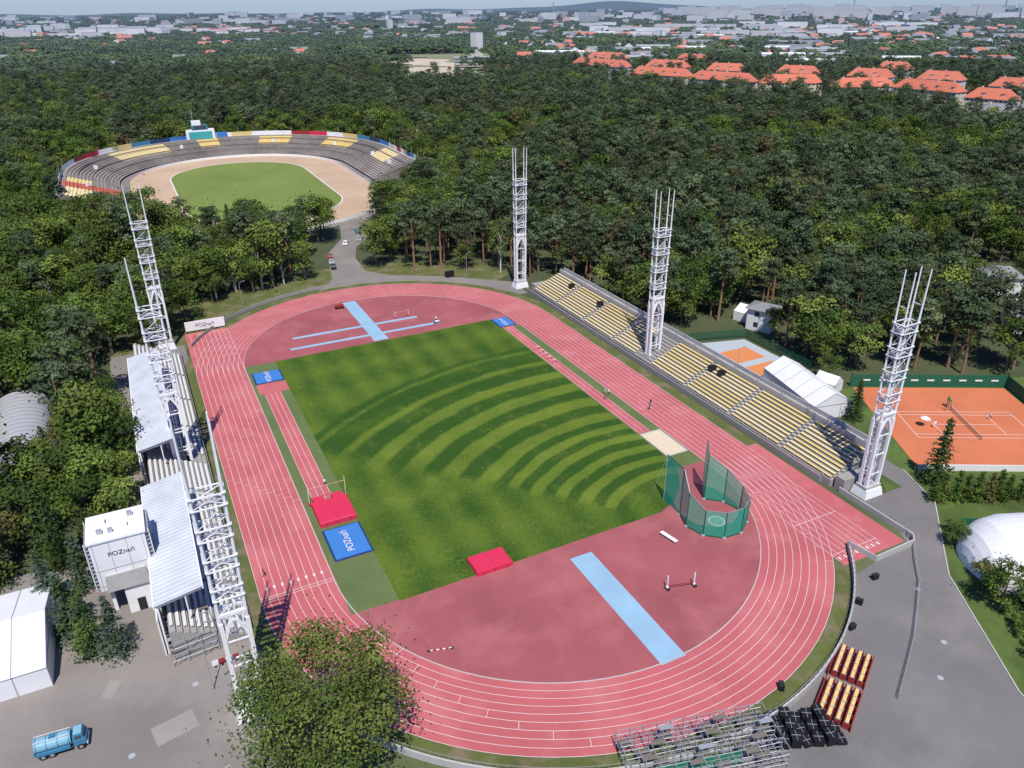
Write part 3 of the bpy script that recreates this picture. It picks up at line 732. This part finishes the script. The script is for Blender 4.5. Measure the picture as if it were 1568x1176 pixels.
b.box((x,y,9),(16,5,8),'white'); b.box((x,y,14.2),(9,5,2.5),'blue'); b.box((x,y-2.6,14.6),(7,.2,2.0),'win'); b.box((x-1.5,y,16.5),(5,4,3),'white'); b.box((x,y-2.6,9.5),(13,.2,5),'teal')
b.beam((x-3,y,18),(x-3,y,24),.2,'galv'); b.box((x+12,y,8.5),(6,3,4),'bluem'); b.box((x-12,y,8.5),(6,3,3),'wallw'); b.build()
# ------------------------------------------------------------ buildings
def house(name,x0,y0,x1,y1,depth,h,rh,wk,rk,floors=4,dormer=False):
    b=MB(name); p=Vector((x0,y0,0)); q=Vector((x1,y1,0)); u=(q-p); l=u.length; u.normalize(); v=Vector((-u.y,u.x,0)); d=depth/2
    T=lambda s,t,z:tuple(p+u*s+v*t+Vector((0,0,z)))
    for s,t in (((0,-d),(l,-d)),((l,-d),(l,d)),((l,d),(0,d)),((0,d),(0,-d))):
        b.face([T(*s,0),T(*t,0),T(*t,h),T(*s,h)],wk)
    e=.7; rr=d*.85
    A,B,C_,D_=T(-e,-d-e,h),T(l+e,-d-e,h),T(l+e,d+e,h),T(-e,d+e,h); E,F=T(rr,0,h+rh),T(l-rr,0,h+rh)
    b.face([A,B,F,E],rk); b.face([C_,D_,E,F],rk); b.face([B,C_,F],rk); b.face([D_,A,E],rk); b.face([T(-e,-d-e,h-.05),T(-e,d+e,h-.05),T(l+e,d+e,h-.05),T(l+e,-d-e,h-.05)],wk)
    fh=h/floors
    for f in range(floors):
        z=f*fh+fh*.35; s=2.
        while s<l-2:
            for t in (-d-.04,d+.04): b.face([T(s,t,z),T(s+1.3,t,z),T(s+1.3,t,z+fh*.45),T(s,t,z+fh*.45)],'win')
            s+=3.2
        for t in (-d*.4,d*.4):
            for s_ in (-.04,l+.04): b.face([T(s_,t-.6,z),T(s_,t+.6,z),T(s_,t+.6,z+fh*.45),T(s_,t-.6,z+fh*.45)],'win')
    s=8.
    while s<l-8:
        c=p+u*s+v*1.2; b.box((c.x,c.y,h+rh*.95),(1.2,1.2,2.2),'wallc')
        if dormer:
            for t in (-d*.6,d*.6): c=p+u*(s+4)+v*t; b.box((c.x,c.y,h+rh*.35),(2.4,2.4,2.4),wk,rz=math.atan2(u.y,u.x)); b.box((c.x,c.y,h+rh*.35+1.4),(3.,3.,.4),rk,rz=math.atan2(u.y,u.x))
        s+=13
    return b.build()
blds=[]
for b0,b1,d0,d1 in ((30.6,34.2,985,925),(34.6,38.4,850,815),(38.6,42.6,800,770),(43.0,46.8,765,775),(47.6,51.0,740,765),(51.4,55.0,760,730),(55.4,58.0,700,690),(58.6,61.5,690,690),
  (31.5,34.0,1090,1060),(35.5,38.2,950,930),(39.5,42,900,890),(44,46.6,880,870),(48.4,51,860,850),(52.5,55,850,840),(56.5,59,800,790),(60,62,830,820),(37.5,39.5,1050,1030),(50,52,960,950)):
    blds.append((pol(b0,d0),pol(b1,d1)))
for i,(p,q) in enumerate(blds):
    house('red_roof_apartment_building',*p,*q,14,13,7.,random.choice(['wallw','wallc','wallw']),'roofred',4,True)
house('clubhouse_building',120,262,150,246,14,5,3,'wallw','roofgrey',1)
house('white_house',92,9,95,3,6,6,1.2,'wallw','roofgrey',2)
house('white_house',168,-4,176,-10,7,7,2.5,'wallw','roofgrey',2)
house('white_house',152,-24,163,-32,9,5,1,'wallw','roofgrey',1)
house('orange_villa',420,150,430,128,14,9,5,'wallc','roofgrey',2)
house('white_hall',470,215,492,185,24,12,4,'wallw','roofgrey',2)
house('white_hall',320,212,345,195,10,6,1,'wallw','roofgrey',1)
house('white_hall',440,70,465,40,16,9,2,'wallw','roofgrey',2)
m,nt,b,pos=base('panel_block_facade'); sp=nt.nodes.new('ShaderNodeSeparateXYZ'); nt.links.new(pos,sp.inputs[0])
s=mathn(nt,'GREATER_THAN',mathn(nt,'FRACT',mathn(nt,'DIVIDE',sp.outputs[2],3.)),.6)
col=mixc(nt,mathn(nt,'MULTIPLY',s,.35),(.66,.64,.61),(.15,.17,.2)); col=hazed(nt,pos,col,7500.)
nt.links.new(col,b.inputs['Base Color']); M['block']=m
M['farw']=mat('distant_white_facade',(.80,.78,.75),.8,.25,.02,haze=True)
occ=[]
b=MB('distant_apartment_blocks')
def blk(be,d,l,w,h,a,k='block',rk='wallg'):
    x,y=pol(be,d); b.box((x,y,h/2),(l,w,h),k,rz=a); b.box((x,y,h+.6),(l*.97,w*.9,1.2),rk,rz=a); occ.append((x,y,max(l,w)*.5+8))
for i in range(48): blk(random.uniform(-7,4.5),random.uniform(2200,2950),random.uniform(30,65),13,random.uniform(16,26),random.choice([.1,-.15,-.2,1.5]),random.choice(['farw','farw','block']))
for i in range(18): blk(random.uniform(4.5,11),random.uniform(2200,2700),random.uniform(25,45),13,random.uniform(12,20),.1,'farw','roofred')
for i in range(40): blk(random.uniform(31,52),random.uniform(1700,2700),random.uniform(40,90),15,random.uniform(14,22),random.choice([-.6,-.5,.9]),random.choice(['farw','block']))
for i in range(170): blk(random.uniform(-14,66),random.uniform(2900,5600),random.uniform(30,90),14,random.uniform(16,34),random.uniform(-1,1),random.choice(['block','block','farw','wallg']))
for i in range(80): blk(random.uniform(36,65),random.uniform(3300,5200),random.uniform(35,90),14,random.uniform(30,50),-.8,'block')
for be,d,h in ((23.8,1350,34),(25.5,1800,20),(18,2600,30)): blk(be,d,14,14,h,.3,'wallw')
for be,d,h in ((56.2,5200,140),(29,4300,70),(62,4800,110),(48,4500,70)):
    x,y=pol(be,d); b.beam((x,y,0),(x,y,h),4,'wallg',2.5,n=10)
b.build((0,0,0))
b=MB('distant_houses')
def hs(x,y,l,w,h,rh,a,wk,rk):
    b.box((x,y,h/2),(l,w,h),wk,rz=a); ca,sa=math.cos(a),math.sin(a); T=lambda X,Y,z_:(x+X*ca-Y*sa,y+X*sa+Y*ca,z_)
    l/=2;w=w/2+.5
    b.face([T(-l,-w,h),T(l,-w,h),T(l,0,h+rh),T(-l,0,h+rh)],rk); b.face([T(l,w,h),T(-l,w,h),T(-l,0,h+rh),T(l,0,h+rh)],rk)
    b.face([T(-l,-w,h),T(-l,0,h+rh),T(-l,w,h)],wk); b.face([T(l,w,h),T(l,0,h+rh),T(l,-w,h)],wk)
def scat(n,b0,b1,d0,d1,hh=1.):
    for i in range(n):
        x,y=pol(random.uniform(b0,b1),math.sqrt(random.uniform(d0*d0,d1*d1)))
        l=random.uniform(13,32); occ.append((x,y,l*.5+6))
        hs(x,y,l,random.uniform(9,14),random.uniform(8,14)*hh,random.uniform(3,5),random.choice([-.5,-.45,1.1,1.0,.2]),random.choice(['wallw','wallc','farw','wallg']),random.choice(['roofred','roofred','roofgrey','roofgrey','roofgrey']))
scat(380,27,64,1120,2400); scat(50,12,27,1400,2600); scat(90,-12,12,1100,3000); scat(420,-14,66,2300,4500,1.2)
for i in range(40):
    be=random.uniform(29,62); x,y=pol(be,random.uniform(1050,2000)); l=random.uniform(35,80); hs(x,y,l,18,13,2,-.6,'farw',random.choice(['wallg','roofgrey','roofgrey','wallw'])); occ.append((x,y,l*.6))
b.build((0,0,0))
b=MB('construction_site_sand')
for be,d,rx in ((18.2,1000,26),(20.5,1080,40),(23,1010,30),(24.3,1150,36),(20,1230,44),(22.3,1160,30)):
    x,y=pol(be,d); occ.append((x,y,rx+10)); n=20; sd=random.random()*9
    b.face([(x+rx*(1+.25*math.sin(3*t+sd)+.15*math.sin(7*t))*math.cos(t),y+rx*1.6*(1+.2*math.sin(2*t+sd)+.1*math.sin(9*t))*math.sin(t),.1+.05*(be-18)) for t in [2*pi*i/n for i in range(n)]],'ground_dirt')
b.build((0,0,0))
b=MB('concrete_frame_building')
x,y=pol(23.6,1110)
for f in range(4): b.box((x,y,3+f*3.4),(54,18,.5),'wallg',rz=-.4)
for i in range(10):
    for s in (-7,7): 
        X=(i-4.5)*5.6; b.box((x+X*math.cos(-.4)-s*math.sin(-.4),y+X*math.sin(-.4)+s*math.cos(-.4),6.5),(.8,.8,13),'wallw',rz=-.4)
b.build()
# ------------------------------------------------------------ trees
def cards(P,size,Nn=None,bias=.5):
    n=len(P); nr=rng.normal(size=(n,3)); nr/=np.linalg.norm(nr,axis=1)[:,None]
    if Nn is not None: nr=nr*(1-bias)+Nn*bias; nr/=np.linalg.norm(nr,axis=1)[:,None]+1e-9
    a=rng.normal(size=(n,3)); u=np.cross(nr,a); u/=np.linalg.norm(u,axis=1)[:,None]+1e-9; v=np.cross(nr,u)
    su=(size*rng.uniform(.6,1.3,n))[:,None]/2; sv=(size*rng.uniform(.4,1.0,n))[:,None]/2
    return np.stack([P-u*su,P-v*sv*.9+u*su*.2,P+u*su,P+v*sv],1).reshape(-1,3)
def shell(c,r,n,flat=1.,core=.6):
    d=rng.normal(size=(n,3)); d/=np.linalg.norm(d,axis=1)[:,None]; d[:,2]=np.where(d[:,2]<-.35,-d[:,2],d[:,2])
    q=rng.uniform(.35,1.08,n)**core
    P=c+d*(r*q)[:,None]*np.array([1,1,flat]); return P,d
def tree(name,kind,H,Rr,nleaf,size,K=14,keys=('ld','ld2'),sd=0,bark=None,zlo=.34,brs=(.30,.46)):
    global rng
    rng=np.random.default_rng(100+sd); rd=random.Random(sd)
    b=MB(name); LV=[];LM=[]
    bark=bark or ('pbark' if kind=='pine' else 'bark')
    th=H*(.9 if kind!='dec' else .65); lean=(rd.uniform(-.4,.4),rd.uniform(-.4,.4))
    tr=.016*H+.05
    b.beam((0,0,-.2),(lean[0]*.5,lean[1]*.5,th*.5),tr,bark,tr*.75,n=7); b.beam((lean[0]*.5,lean[1]*.5,th*.5),(lean[0],lean[1],th),tr*.75,bark,tr*.3,n=7)
    if kind in ('dec','pine'):
        for k in range(K):
            if kind=='dec':
                t=2*pi*k*.618+rd.uniform(-.3,.3); zz=rd.uniform(zlo,.90); env=math.sqrt(max(.05,1-((zz-.55)/.42)**2))
                rad=Rr*.72*env*math.sqrt(rd.uniform(.2,1)); c=np.array([rad*math.cos(t),rad*math.sin(t),H*zz]); br=Rr*rd.uniform(*brs); fl=.8
            else:
                t=2*pi*k*.618+rd.uniform(-.4,.4); zz=.60+.37*(k+.5)/K; rad=Rr*rd.uniform(.25,.78)*(1.1-.7*(zz-.6)/.4); c=np.array([rad*math.cos(t),rad*math.sin(t),H*zz]); br=Rr*rd.uniform(.28,.42); fl=.5
            z0=min(th*.95,max(H*.2,c[2]-rad*.7-1)); f=z0/th
            b.beam((lean[0]*f,lean[1]*f,z0),tuple(c),tr*.3,bark,.03,n=4)
            n=int(nleaf/K*(br/(Rr*.38))**2)
            P,d=shell(c,br,n,fl); d=d*.7+np.array([0,0,.45]); LV.append(cards(P,size,d,.62)); LM+= [0 if rd.random()<.6 else 1]*n
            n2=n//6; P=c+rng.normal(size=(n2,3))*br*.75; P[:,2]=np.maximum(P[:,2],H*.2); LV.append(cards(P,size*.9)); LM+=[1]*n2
    elif kind=='spr':
        nb=int(H*5.5)
        for k in range(nb):
            zz=.06+.92*(k/nb)**1.05; t=k*2.4+rd.uniform(-.3,.3); rad=Rr*(1-zz)**.85*rd.uniform(.75,1.12)+.15
            n=max(6,int(nleaf/nb*(.35+1.5*(1-zz)))); s=rng.uniform(.15,1,n)
            wv=rad*.16+.1
            P=np.stack([math.cos(t)*rad*s+rng.normal(size=n)*wv*s,math.sin(t)*rad*s+rng.normal(size=n)*wv*s,H*zz-rad*.35*s**1.5+rng.normal(size=n)*.12],1)
            up=np.tile(np.array([[math.cos(t)*.4,math.sin(t)*.4,.8]]),(n,1)); LV.append(cards(P,size,up,.5)); LM+=[0 if rd.random()<.6 else 1]*n
            if k%3==0: b.beam((0,0,H*zz),(math.cos(t)*rad*.8,math.sin(t)*rad*.8,H*zz-rad*.25),.04,bark,n=3)
    LV=np.concatenate(LV); nq=len(LV)//4
    V=np.concatenate([np.array(b.V),LV]); o=len(b.V)
    F=b.F+[(o+4*i,o+4*i+1,o+4*i+2,o+4*i+3) for i in range(nq)]
    me=bpy.data.meshes.new(name); me.from_pydata(V.tolist(),[],F)
    for k in b.m: me.materials.append(k)
    for k in keys: me.materials.append(M[k])
    me.polygons.foreach_set('material_index',b.I+[len(b.m)+q for q in LM]); me.update(); return me
def putmesh(name,me,x,y,s=1.,a=0.,z=0): 
    o=bpy.data.objects.new(name,me); sc.collection.objects.link(o); o.location=(x,y,z); o.scale=(s,s,s*random.uniform(.92,1.08)); o.rotation_euler=(0,0,a); return o
D_=[tree('deciduous_a%d'%i,'dec',15.5,5.8,1250,.76,14,('ld','ld2'),i) for i in range(3)]
P_=[tree('pine_a%d'%i,'pine',18.5,5.2,900,.78,12,('lp','lp2'),20+i) for i in range(4)]
S_=[tree('spruce_a%d'%i,'spr',14,3.4,2200,.5,0,('ls','ls2'),40+i) for i in range(2)]
SG=[tree('spruce_g%d'%i,'spr',14,3.2,2200,.5,0,('ls2','ld2'),44+i) for i in range(2)]
BI=tree('birch_a','dec',15,3.2,900,.45,16,('ld','ld2'),48,'bbark',.3,(.25,.4))
BR=tree('bare_tree_a','dec',13,4.2,60,.3,26,('ld2','ld2'),49,'bbark',.35,(.2,.3))
def clump(name,keys,sd):
    rd=random.Random(sd); LV=[];LM=[]
    for k in range(9):
        c=np.array([rd.uniform(-9,9),rd.uniform(-9,9),rd.uniform(7,14)]); n=95
        P,d=shell(c,rd.uniform(3.0,4.9),n,.75); d=d*.7+np.array([0,0,.4]); LV.append(cards(P,2.1,d,.7)); LM+=[k%2]*n
    LV=np.concatenate(LV); nq=len(LV)//4
    me=bpy.data.meshes.new(name); me.from_pydata(LV.tolist(),[],[(4*i,4*i+1,4*i+2,4*i+3) for i in range(nq)])
    for k in keys: me.materials.append(M[k])
    me.polygons.foreach_set('material_index',LM); me.update(); return me
C_=[clump('canopy_%d'%i,(('fp','fp'),('fd','fp'),('fd','fd'))[i],70+i) for i in range(3)]
coll=bpy.data.collections.new('tree_kinds')
protos=[('t0',P_[0]),('t1',P_[1]),('t2',P_[2]),('t3',P_[3]),('t4',D_[0]),('t5',D_[1]),('t6',D_[2]),('t7',SG[0]),('t8',C_[0]),('t9',C_[1]),('ta',C_[2]),('tb',BI)]
for n_,me in protos:
    o=bpy.data.objects.new(n_,me); coll.objects.link(o)
def instancer(name,pts):
    me=bpy.data.meshes.new(name); me.from_pydata([p[:3] for p in pts],[],[])
    for an,ty,ix in (('rot','FLOAT',3),('scl','FLOAT',4),('idx','INT',5),('scz','FLOAT',6)):
        at=me.attributes.new(an,ty,'POINT'); at.data.foreach_set('value',[p[ix] for p in pts])
    ob=bpy.data.objects.new(name,me); sc.collection.objects.link(ob)
    ng=bpy.data.node_groups.new(name+'_gn','GeometryNodeTree')
    ng.interface.new_socket('Geometry',in_out='INPUT',socket_type='NodeSocketGeometry'); ng.interface.new_socket('Geometry',in_out='OUTPUT',socket_type='NodeSocketGeometry')
    gi=ng.nodes.new('NodeGroupInput'); go=ng.nodes.new('NodeGroupOutput')
    ip=ng.nodes.new('GeometryNodeInstanceOnPoints'); ci=ng.nodes.new('GeometryNodeCollectionInfo')
    ci.inputs['Collection'].default_value=coll; ci.inputs['Separate Children'].default_value=True; ci.inputs['Reset Children'].default_value=True
    def na(n_,ty):
        q=ng.nodes.new('GeometryNodeInputNamedAttribute'); q.data_type=ty; q.inputs[0].default_value=n_; return q.outputs[0]
    cb=ng.nodes.new('ShaderNodeCombineXYZ'); ng.links.new(na('rot','FLOAT'),cb.inputs[2])
    ng.links.new(gi.outputs[0],ip.inputs['Points']); ng.links.new(ci.outputs[0],ip.inputs['Instance']); ip.inputs['Pick Instance'].default_value=True
    ng.links.new(na('idx','INT'),ip.inputs['Instance Index']); ng.links.new(cb.outputs[0],ip.inputs['Rotation'])
    cs=ng.nodes.new('ShaderNodeCombineXYZ'); sv=na('scl','FLOAT')
    for i in range(2): ng.links.new(sv,cs.inputs[i])
    ng.links.new(na('scz','FLOAT'),cs.inputs[2])
    ng.links.new(cs.outputs[0],ip.inputs['Scale']); ng.links.new(ip.outputs[0],go.inputs[0])
    mo=ob.modifiers.new('scatter','NODES'); mo.node_group=ng; return ob
def segd(px,py,a,c):
    ax,ay=a;bx,by=c; dx,dy=bx-ax,by-ay; t=max(0,min(1,((px-ax)*dx+(py-ay)*dy)/(dx*dx+dy*dy))); return math.hypot(px-ax-t*dx,py-ay-t*dy)
road=[((-2,92),(6,120)),((6,120),(13,136)),((13,136),(24,150)),((24,150),(27,190)),((120,240),(205,345)),((205,345),(230,400))]
occg={}
for (x,y,r_) in occ:
    for i in range(int((x-r_)//60),int((x+r_)//60)+1):
        for j in range(int((y-r_)//60),int((y+r_)//60)+1): occg.setdefault((i,j),[]).append((x,y,r_))
def wn(x,y,s,o=0): return math.sin(x/s+o)*math.cos(y/s*1.3+o*2)+.6*math.sin((x+y)/s*2.1+o)
def allowed(x,y):
    if math.hypot(x,max(abs(y)-L,0))<61: return False
    if abs(x)<(66 if y>8 else 70) and y<66 and not (x<-65 and y>-8): return False
    if x<-60 and x>-66.5 and y<66: return False
    if y<-14 and x<0: return False
    if x<-60 and abs(x+82)<8 and 8<y<44: return False
    if 60<x<135 and y<-24-(.53*(x-88) if x>88 else 0)+0: return False
    if x>60 and y<-85 : return False
    if 66<x<87 and -24<y<8: return False
    if 82<x<100 and -2<y<14: return False
    if 145<x<182 and -36<y<2: return False
    if math.hypot(x,max(abs(y-255)-36,0))<(85 if y>215 else 60): return False
    for a,c in road:
        if segd(x,y,a,c)<(10 if y<200 else 4): return False
    if math.hypot(x-135,y-252)<20: return False
    dx,dy=x-CX,y-CY; d=math.hypot(dx,dy)
    if 820<d<1420:
        be=math.degrees(math.atan2(dx,dy))
        if 17.5<be+1.2*math.sin(d/40)<25.5 and random.random()<.93: return False
    if d>450:
        ux,uy=dx/d,dy/d
        for p,q in blds:
            if abs(x-p[0])<220 and abs(y-p[1])<220:
                if segd(x,y,p,q)<14: return False
                if segd(x+ux*32,y+uy*32,p,q)<30 and random.random()<.8: return False
    for hx,hy,hr in ((425,139,20),(481,200,32),(332,203,24),(452,55,26)):
        if math.hypot(x-hx,y-hy)<hr: return False
    for (ox,oy,r_) in occg.get((int(x//60),int(y//60)),()):
        if (x-ox)**2+(y-oy)**2<r_*r_: return False
    return True
near=[];far=[]
def scatter(d0,d1,s,lst,clumps):
    for gx in np.arange(-d1*.6-60,d1*1.05,s):
        for gy in np.arange(-140,d1*1.1,s):
            x=gx+random.uniform(-.45,.45)*s; y=gy+random.uniform(-.45,.45)*s
            dx,dy=x-CX,y-CY; d=math.hypot(dx,dy)
            if d<d0 or d>=d1: continue
            be=math.degrees(math.atan2(dx,dy))
            if be<-17 or be>68: continue
            if not allowed(x,y): continue
            sc_=random.uniform(.72,1.2); w=wn(x,y,70)
            if clumps:
                if be>26 and d<2600 and wn(x,y,110,1)>.6 and random.random()<.7: continue
                if d>2300 and wn(x,y,260,2)>.9: continue
                i=10 if w>.5 else (9 if w<-.4 else 8)
                if d>3100: lst.append((x,y,0,random.uniform(0,6.28),sc_*2.3,i,sc_*random.uniform(.65,1.0)))
                else: lst.append((x,y,0,random.uniform(0,6.28),sc_*1.1,i,sc_*(.95 if d<1700 else .82)))
            else:
                if wn(x,y,38,3)>1.3: continue
                sc_*=1+.10*wn(x,y,24,1)
                dec=.14
                if x<30 and y<235: dec=.8
                if x<-60: dec=.75
                if w>.45: dec=.75
                if math.hypot(x,max(abs(y-255)-36,0))<110: dec=.8
                if x>60 and y<25: dec=.5
                q=random.random()
                if q<.012: i=7
                elif q<.03: i=11
                elif random.random()<dec: i=random.choice([4,5,6])
                else: i=random.choice([0,1,2,3])
                if i in(4,5,6): sc_*=random.choice([.75,.95,1.15])
                lst.append((x,y,0,random.uniform(0,6.28),sc_,i,sc_*random.uniform(.85,1.1)))
scatter(0,520,6.7,near,False); scatter(520,1050,8.2,near,False)
scatter(1050,3100,17,far,True); scatter(3100,6000,44,far,True)
instancer('forest',near); instancer('distant_forest',far)
big=tree('plane_tree_mesh','dec',18.5,12.3,44000,.42,64,('lpl','lpd'),7,None,.28,(.15,.29))
putmesh('plane_tree',big,-45.2,-75.2)
for x,y,s in ((-70,-41.5,.85),(-66.8,-43.5,.8),(-72.5,-37,.9),(-77,-14,.95),(-80,-6,1.),(-74,-20,.9),(-83,-20,1.),(-71,-27,.8),(-75.5,-29,.8),(-86,-12,1.)): putmesh('spruce_tree',random.choice(S_+SG),x,y,s,random.uniform(0,6))
for x,y,s in ((-66.5,36,.8),(-76,8,.85),(-70,52,.9)): putmesh('blue_spruce_tree',random.choice(S_),x,y,s,random.uniform(0,6))
for x,y,s in ((-67,24,.85),(-69,11,.95),(-64.5,4,.85),(-68,-8,.9),(-73,-3,.9),(-65,-16,.75),(-64.5,16,.8),(-64.5,-7,.8),(-70,-15,.8)): putmesh('linden_tree',random.choice(D_),x,y,s,random.uniform(0,6))
for x,y,s in ((69.2,-65.8,.95),(75,-42.0,.7)): putmesh('spruce_tree',random.choice(SG),x,y,s,random.uniform(0,6))
for x,y,s in ((48.5,-92.5,.55),(52,-95,.45),(88,-21,.7),(84,-26,.5),(129,-40,.8),(126,-62,.6),(90,-2,.6),(45,-106,.5),(56,-80,.35),(118,-72,.7)): putmesh('broadleaf_tree',random.choice(D_),x,y,s,random.uniform(0,6))
for x,y,s in ((-22,101,1.),(-15,103,.9),(-18,110,1.),(-36,98,.9)): putmesh('birch_tree',BI,x,y,s,random.uniform(0,6))
for x,y,s in ((-48,96,1.1),(-30,104,.9)): putmesh('bare_tree',BR,x,y,s,random.uniform(0,6))
putmesh('willow_tree',D_[1],-8,104,.85,2.)
th=tree('thuja_mesh','spr',5.5,1.4,1300,.3,0,('ld2','ld'),60)
for i in range(22):
    putmesh('thuja',th,64+i*1.75,-69.5-i*.8+random.uniform(-.4,.4),random.uniform(.9,1.3),i)
sh=tree('shrub_mesh','dec',3.,2.0,500,.35,6,('ld','ld2'),61)
for i in range(20):
    t=i/19; putmesh('shrub',sh,58.8-t*15,-78-t*24+random.uniform(-1.5,1.5),random.uniform(.4,1.1),i)
# ------------------------------------------------------------ people
def person(x,y,a,pose='stand',top='white',leg='dark',z=.07,h=1.78):
    st={'stand':((.10,0,.50),(.12,.0,.06),(-.10,.02,.50),(-.12,.0,.06),(.28,.03,1.12),(.30,.10,.86),(-.28,.03,1.12),(-.30,.10,.86),0),
        'run':((.10,.32,.62),(.10,.05,.25),(-.10,-.12,.52),(-.10,-.45,.30),(.27,-.18,1.12),(.20,.02,.98),(-.27,.22,1.15),(-.18,.38,1.30),.12),
        'walk':((.10,.16,.50),(.11,.26,.06),(-.10,-.04,.50),(-.11,-.28,.09),(.27,-.06,1.10),(.28,-.02,.86),(-.27,.12,1.12),(-.27,.26,.92),.03)}[pose]
    kl,fl,kr,fr,el,hl,er,hr_,ln_=st
    J=[(0,0,.95),(0,ln_*.5,1.18),(0,ln_,1.42),(0,ln_,1.52),(0,ln_+.02,1.64),(0,ln_+.02,1.76),
       (.10,0,.90),kl,fl,(fl[0],fl[1]+.16,fl[2]-.02),(-.10,0,.90),kr,fr,(fr[0],fr[1]+.16,fr[2]-.02),
       (.19,ln_,1.42),el,hl,(hl[0],hl[1]+.05,hl[2]-.10),(-.19,ln_,1.42),er,hr_,(hr_[0],hr_[1]+.05,hr_[2]-.10)]
    rad=[.15,.135,.15,.06,.10,.075,.10,.065,.045,.04,.10,.065,.045,.04,.065,.045,.033,.03,.065,.045,.033,.03]
    E=[(0,1),(1,2),(2,3),(3,4),(4,5),(0,6),(6,7),(7,8),(8,9),(0,10),(10,11),(11,12),(12,13),(2,14),(14,15),(15,16),(16,17),(2,18),(18,19),(19,20),(20,21)]
    me=bpy.data.meshes.new('p'); me.from_pydata(J,E,[]); ob=bpy.data.objects.new('p',me); sc.collection.objects.link(ob)
    mo=ob.modifiers.new('s','SKIN'); 
    for i,v in enumerate(me.skin_vertices[0].data): v.radius=(rad[i],rad[i]*(.8 if i<3 else 1)); v.use_root=(i==0)
    sb=ob.modifiers.new('d','SUBSURF'); sb.levels=1; sb.render_levels=1
    dg=bpy.context.evaluated_depsgraph_get(); dg.update(); m2=bpy.data.meshes.new_from_object(ob.evaluated_get(dg)); bpy.data.objects.remove(ob)
    m2.name='person'; m2.materials.clear()
    for k in ('skin',top,leg,'hair'): m2.materials.append(M[k])
    for p in m2.polygons:
        c=p.center; i=0
        if c.z>1.68 or (c.z>1.58 and c.y<ln_-.03): i=3
        elif 1.0<=c.z<1.5 and abs(c.x)<.27: i=1
        elif c.z<1.0 and abs(c.x)<.2 and c.z>.48: i=2
        elif c.z<.12: i=3
        p.material_index=i; p.use_smooth=True
    o=bpy.data.objects.new('person',m2); sc.collection.objects.link(o); o.location=(x,y,z); o.rotation_euler=(0,0,a); o.scale=(h/1.8,)*3
for q in ((-31.4,-16,0,'stand','white','dark'),(-46,-36.5,2,'walk','redp','dark'),(34.6,-8,1,'stand','white','white'),(33.2,-10.4,1.6,'run','redp','dark'),(34.9,-9,2.,'stand','white','dark'),
 (39,-19,.2,'run','blue','dark'),(16.4,50.8,3,'stand','white','dark'),(15,48.3,0,'walk','blue','dark'),(87,-52,-1,'run','white','white'),(100.5,-55,1.2,'run','white','dark'),(96,-48,1,'stand','green','dark'),(-45.2,68,2,'stand','redp','dark'),(40.5,-17.2,3.3,'walk','dark','dark')): person(*q)
# ------------------------------------------------------------ light / camera
w=bpy.data.worlds.new('World'); sc.world=w; w.use_nodes=True; nt=w.node_tree
sk=nt.nodes.new('ShaderNodeTexSky'); sk.sky_type='NISHITA'; sk.sun_disc=False; sk.sun_elevation=R(60); sk.sun_rotation=R(199); sk.air_density=1.; sk.dust_density=.2; sk.ozone_density=3.; sk.altitude=100
bg=nt.nodes['Background']; tn=nt.nodes.new('ShaderNodeVectorMath'); tn.operation='MULTIPLY'; tn.inputs[1].default_value=(.60,.80,1.32)
nt.links.new(sk.outputs[0],tn.inputs[0]); nt.links.new(tn.outputs[0],bg.inputs[0]); bg.inputs[1].default_value=.095
sd=bpy.data.lights.new('sun','SUN'); sd.energy=5.0; sd.angle=R(.5); sd.color=(1,.955,.89); so=bpy.data.objects.new('sun',sd); sc.collection.objects.link(so)
el,az=R(60),R(199); vs=Vector((math.sin(az)*math.cos(el),math.cos(az)*math.cos(el),math.sin(el)))
so.rotation_euler=vs.to_track_quat('Z','Y').to_euler(); so.location=(0,0,200)
cam=bpy.data.cameras.new('camera'); co=bpy.data.objects.new('camera',cam); sc.collection.objects.link(co); sc.camera=co
yaw,pit,rol=R(25.9926),R(26.5373),R(-.5203)
fw=Vector((math.sin(yaw)*math.cos(pit),math.cos(yaw)*math.cos(pit),-math.sin(pit))); r_=Vector((math.cos(yaw),-math.sin(yaw),0)); u_=r_.cross(fw)
r2=r_*math.cos(rol)+u_*math.sin(rol); u2=u_*math.cos(rol)-r_*math.sin(rol)
co.matrix_world=Matrix(((r2.x,u2.x,-fw.x,-52.218),(r2.y,u2.y,-fw.y,-137.94),(r2.z,u2.z,-fw.z,80.125),(0,0,0,1)))
cam.sensor_width=36; cam.lens=27.0; cam.clip_start=1; cam.clip_end=20000
sc.view_settings.view_transform='Standard'; sc.view_settings.look='None'; sc.view_settings.exposure=0
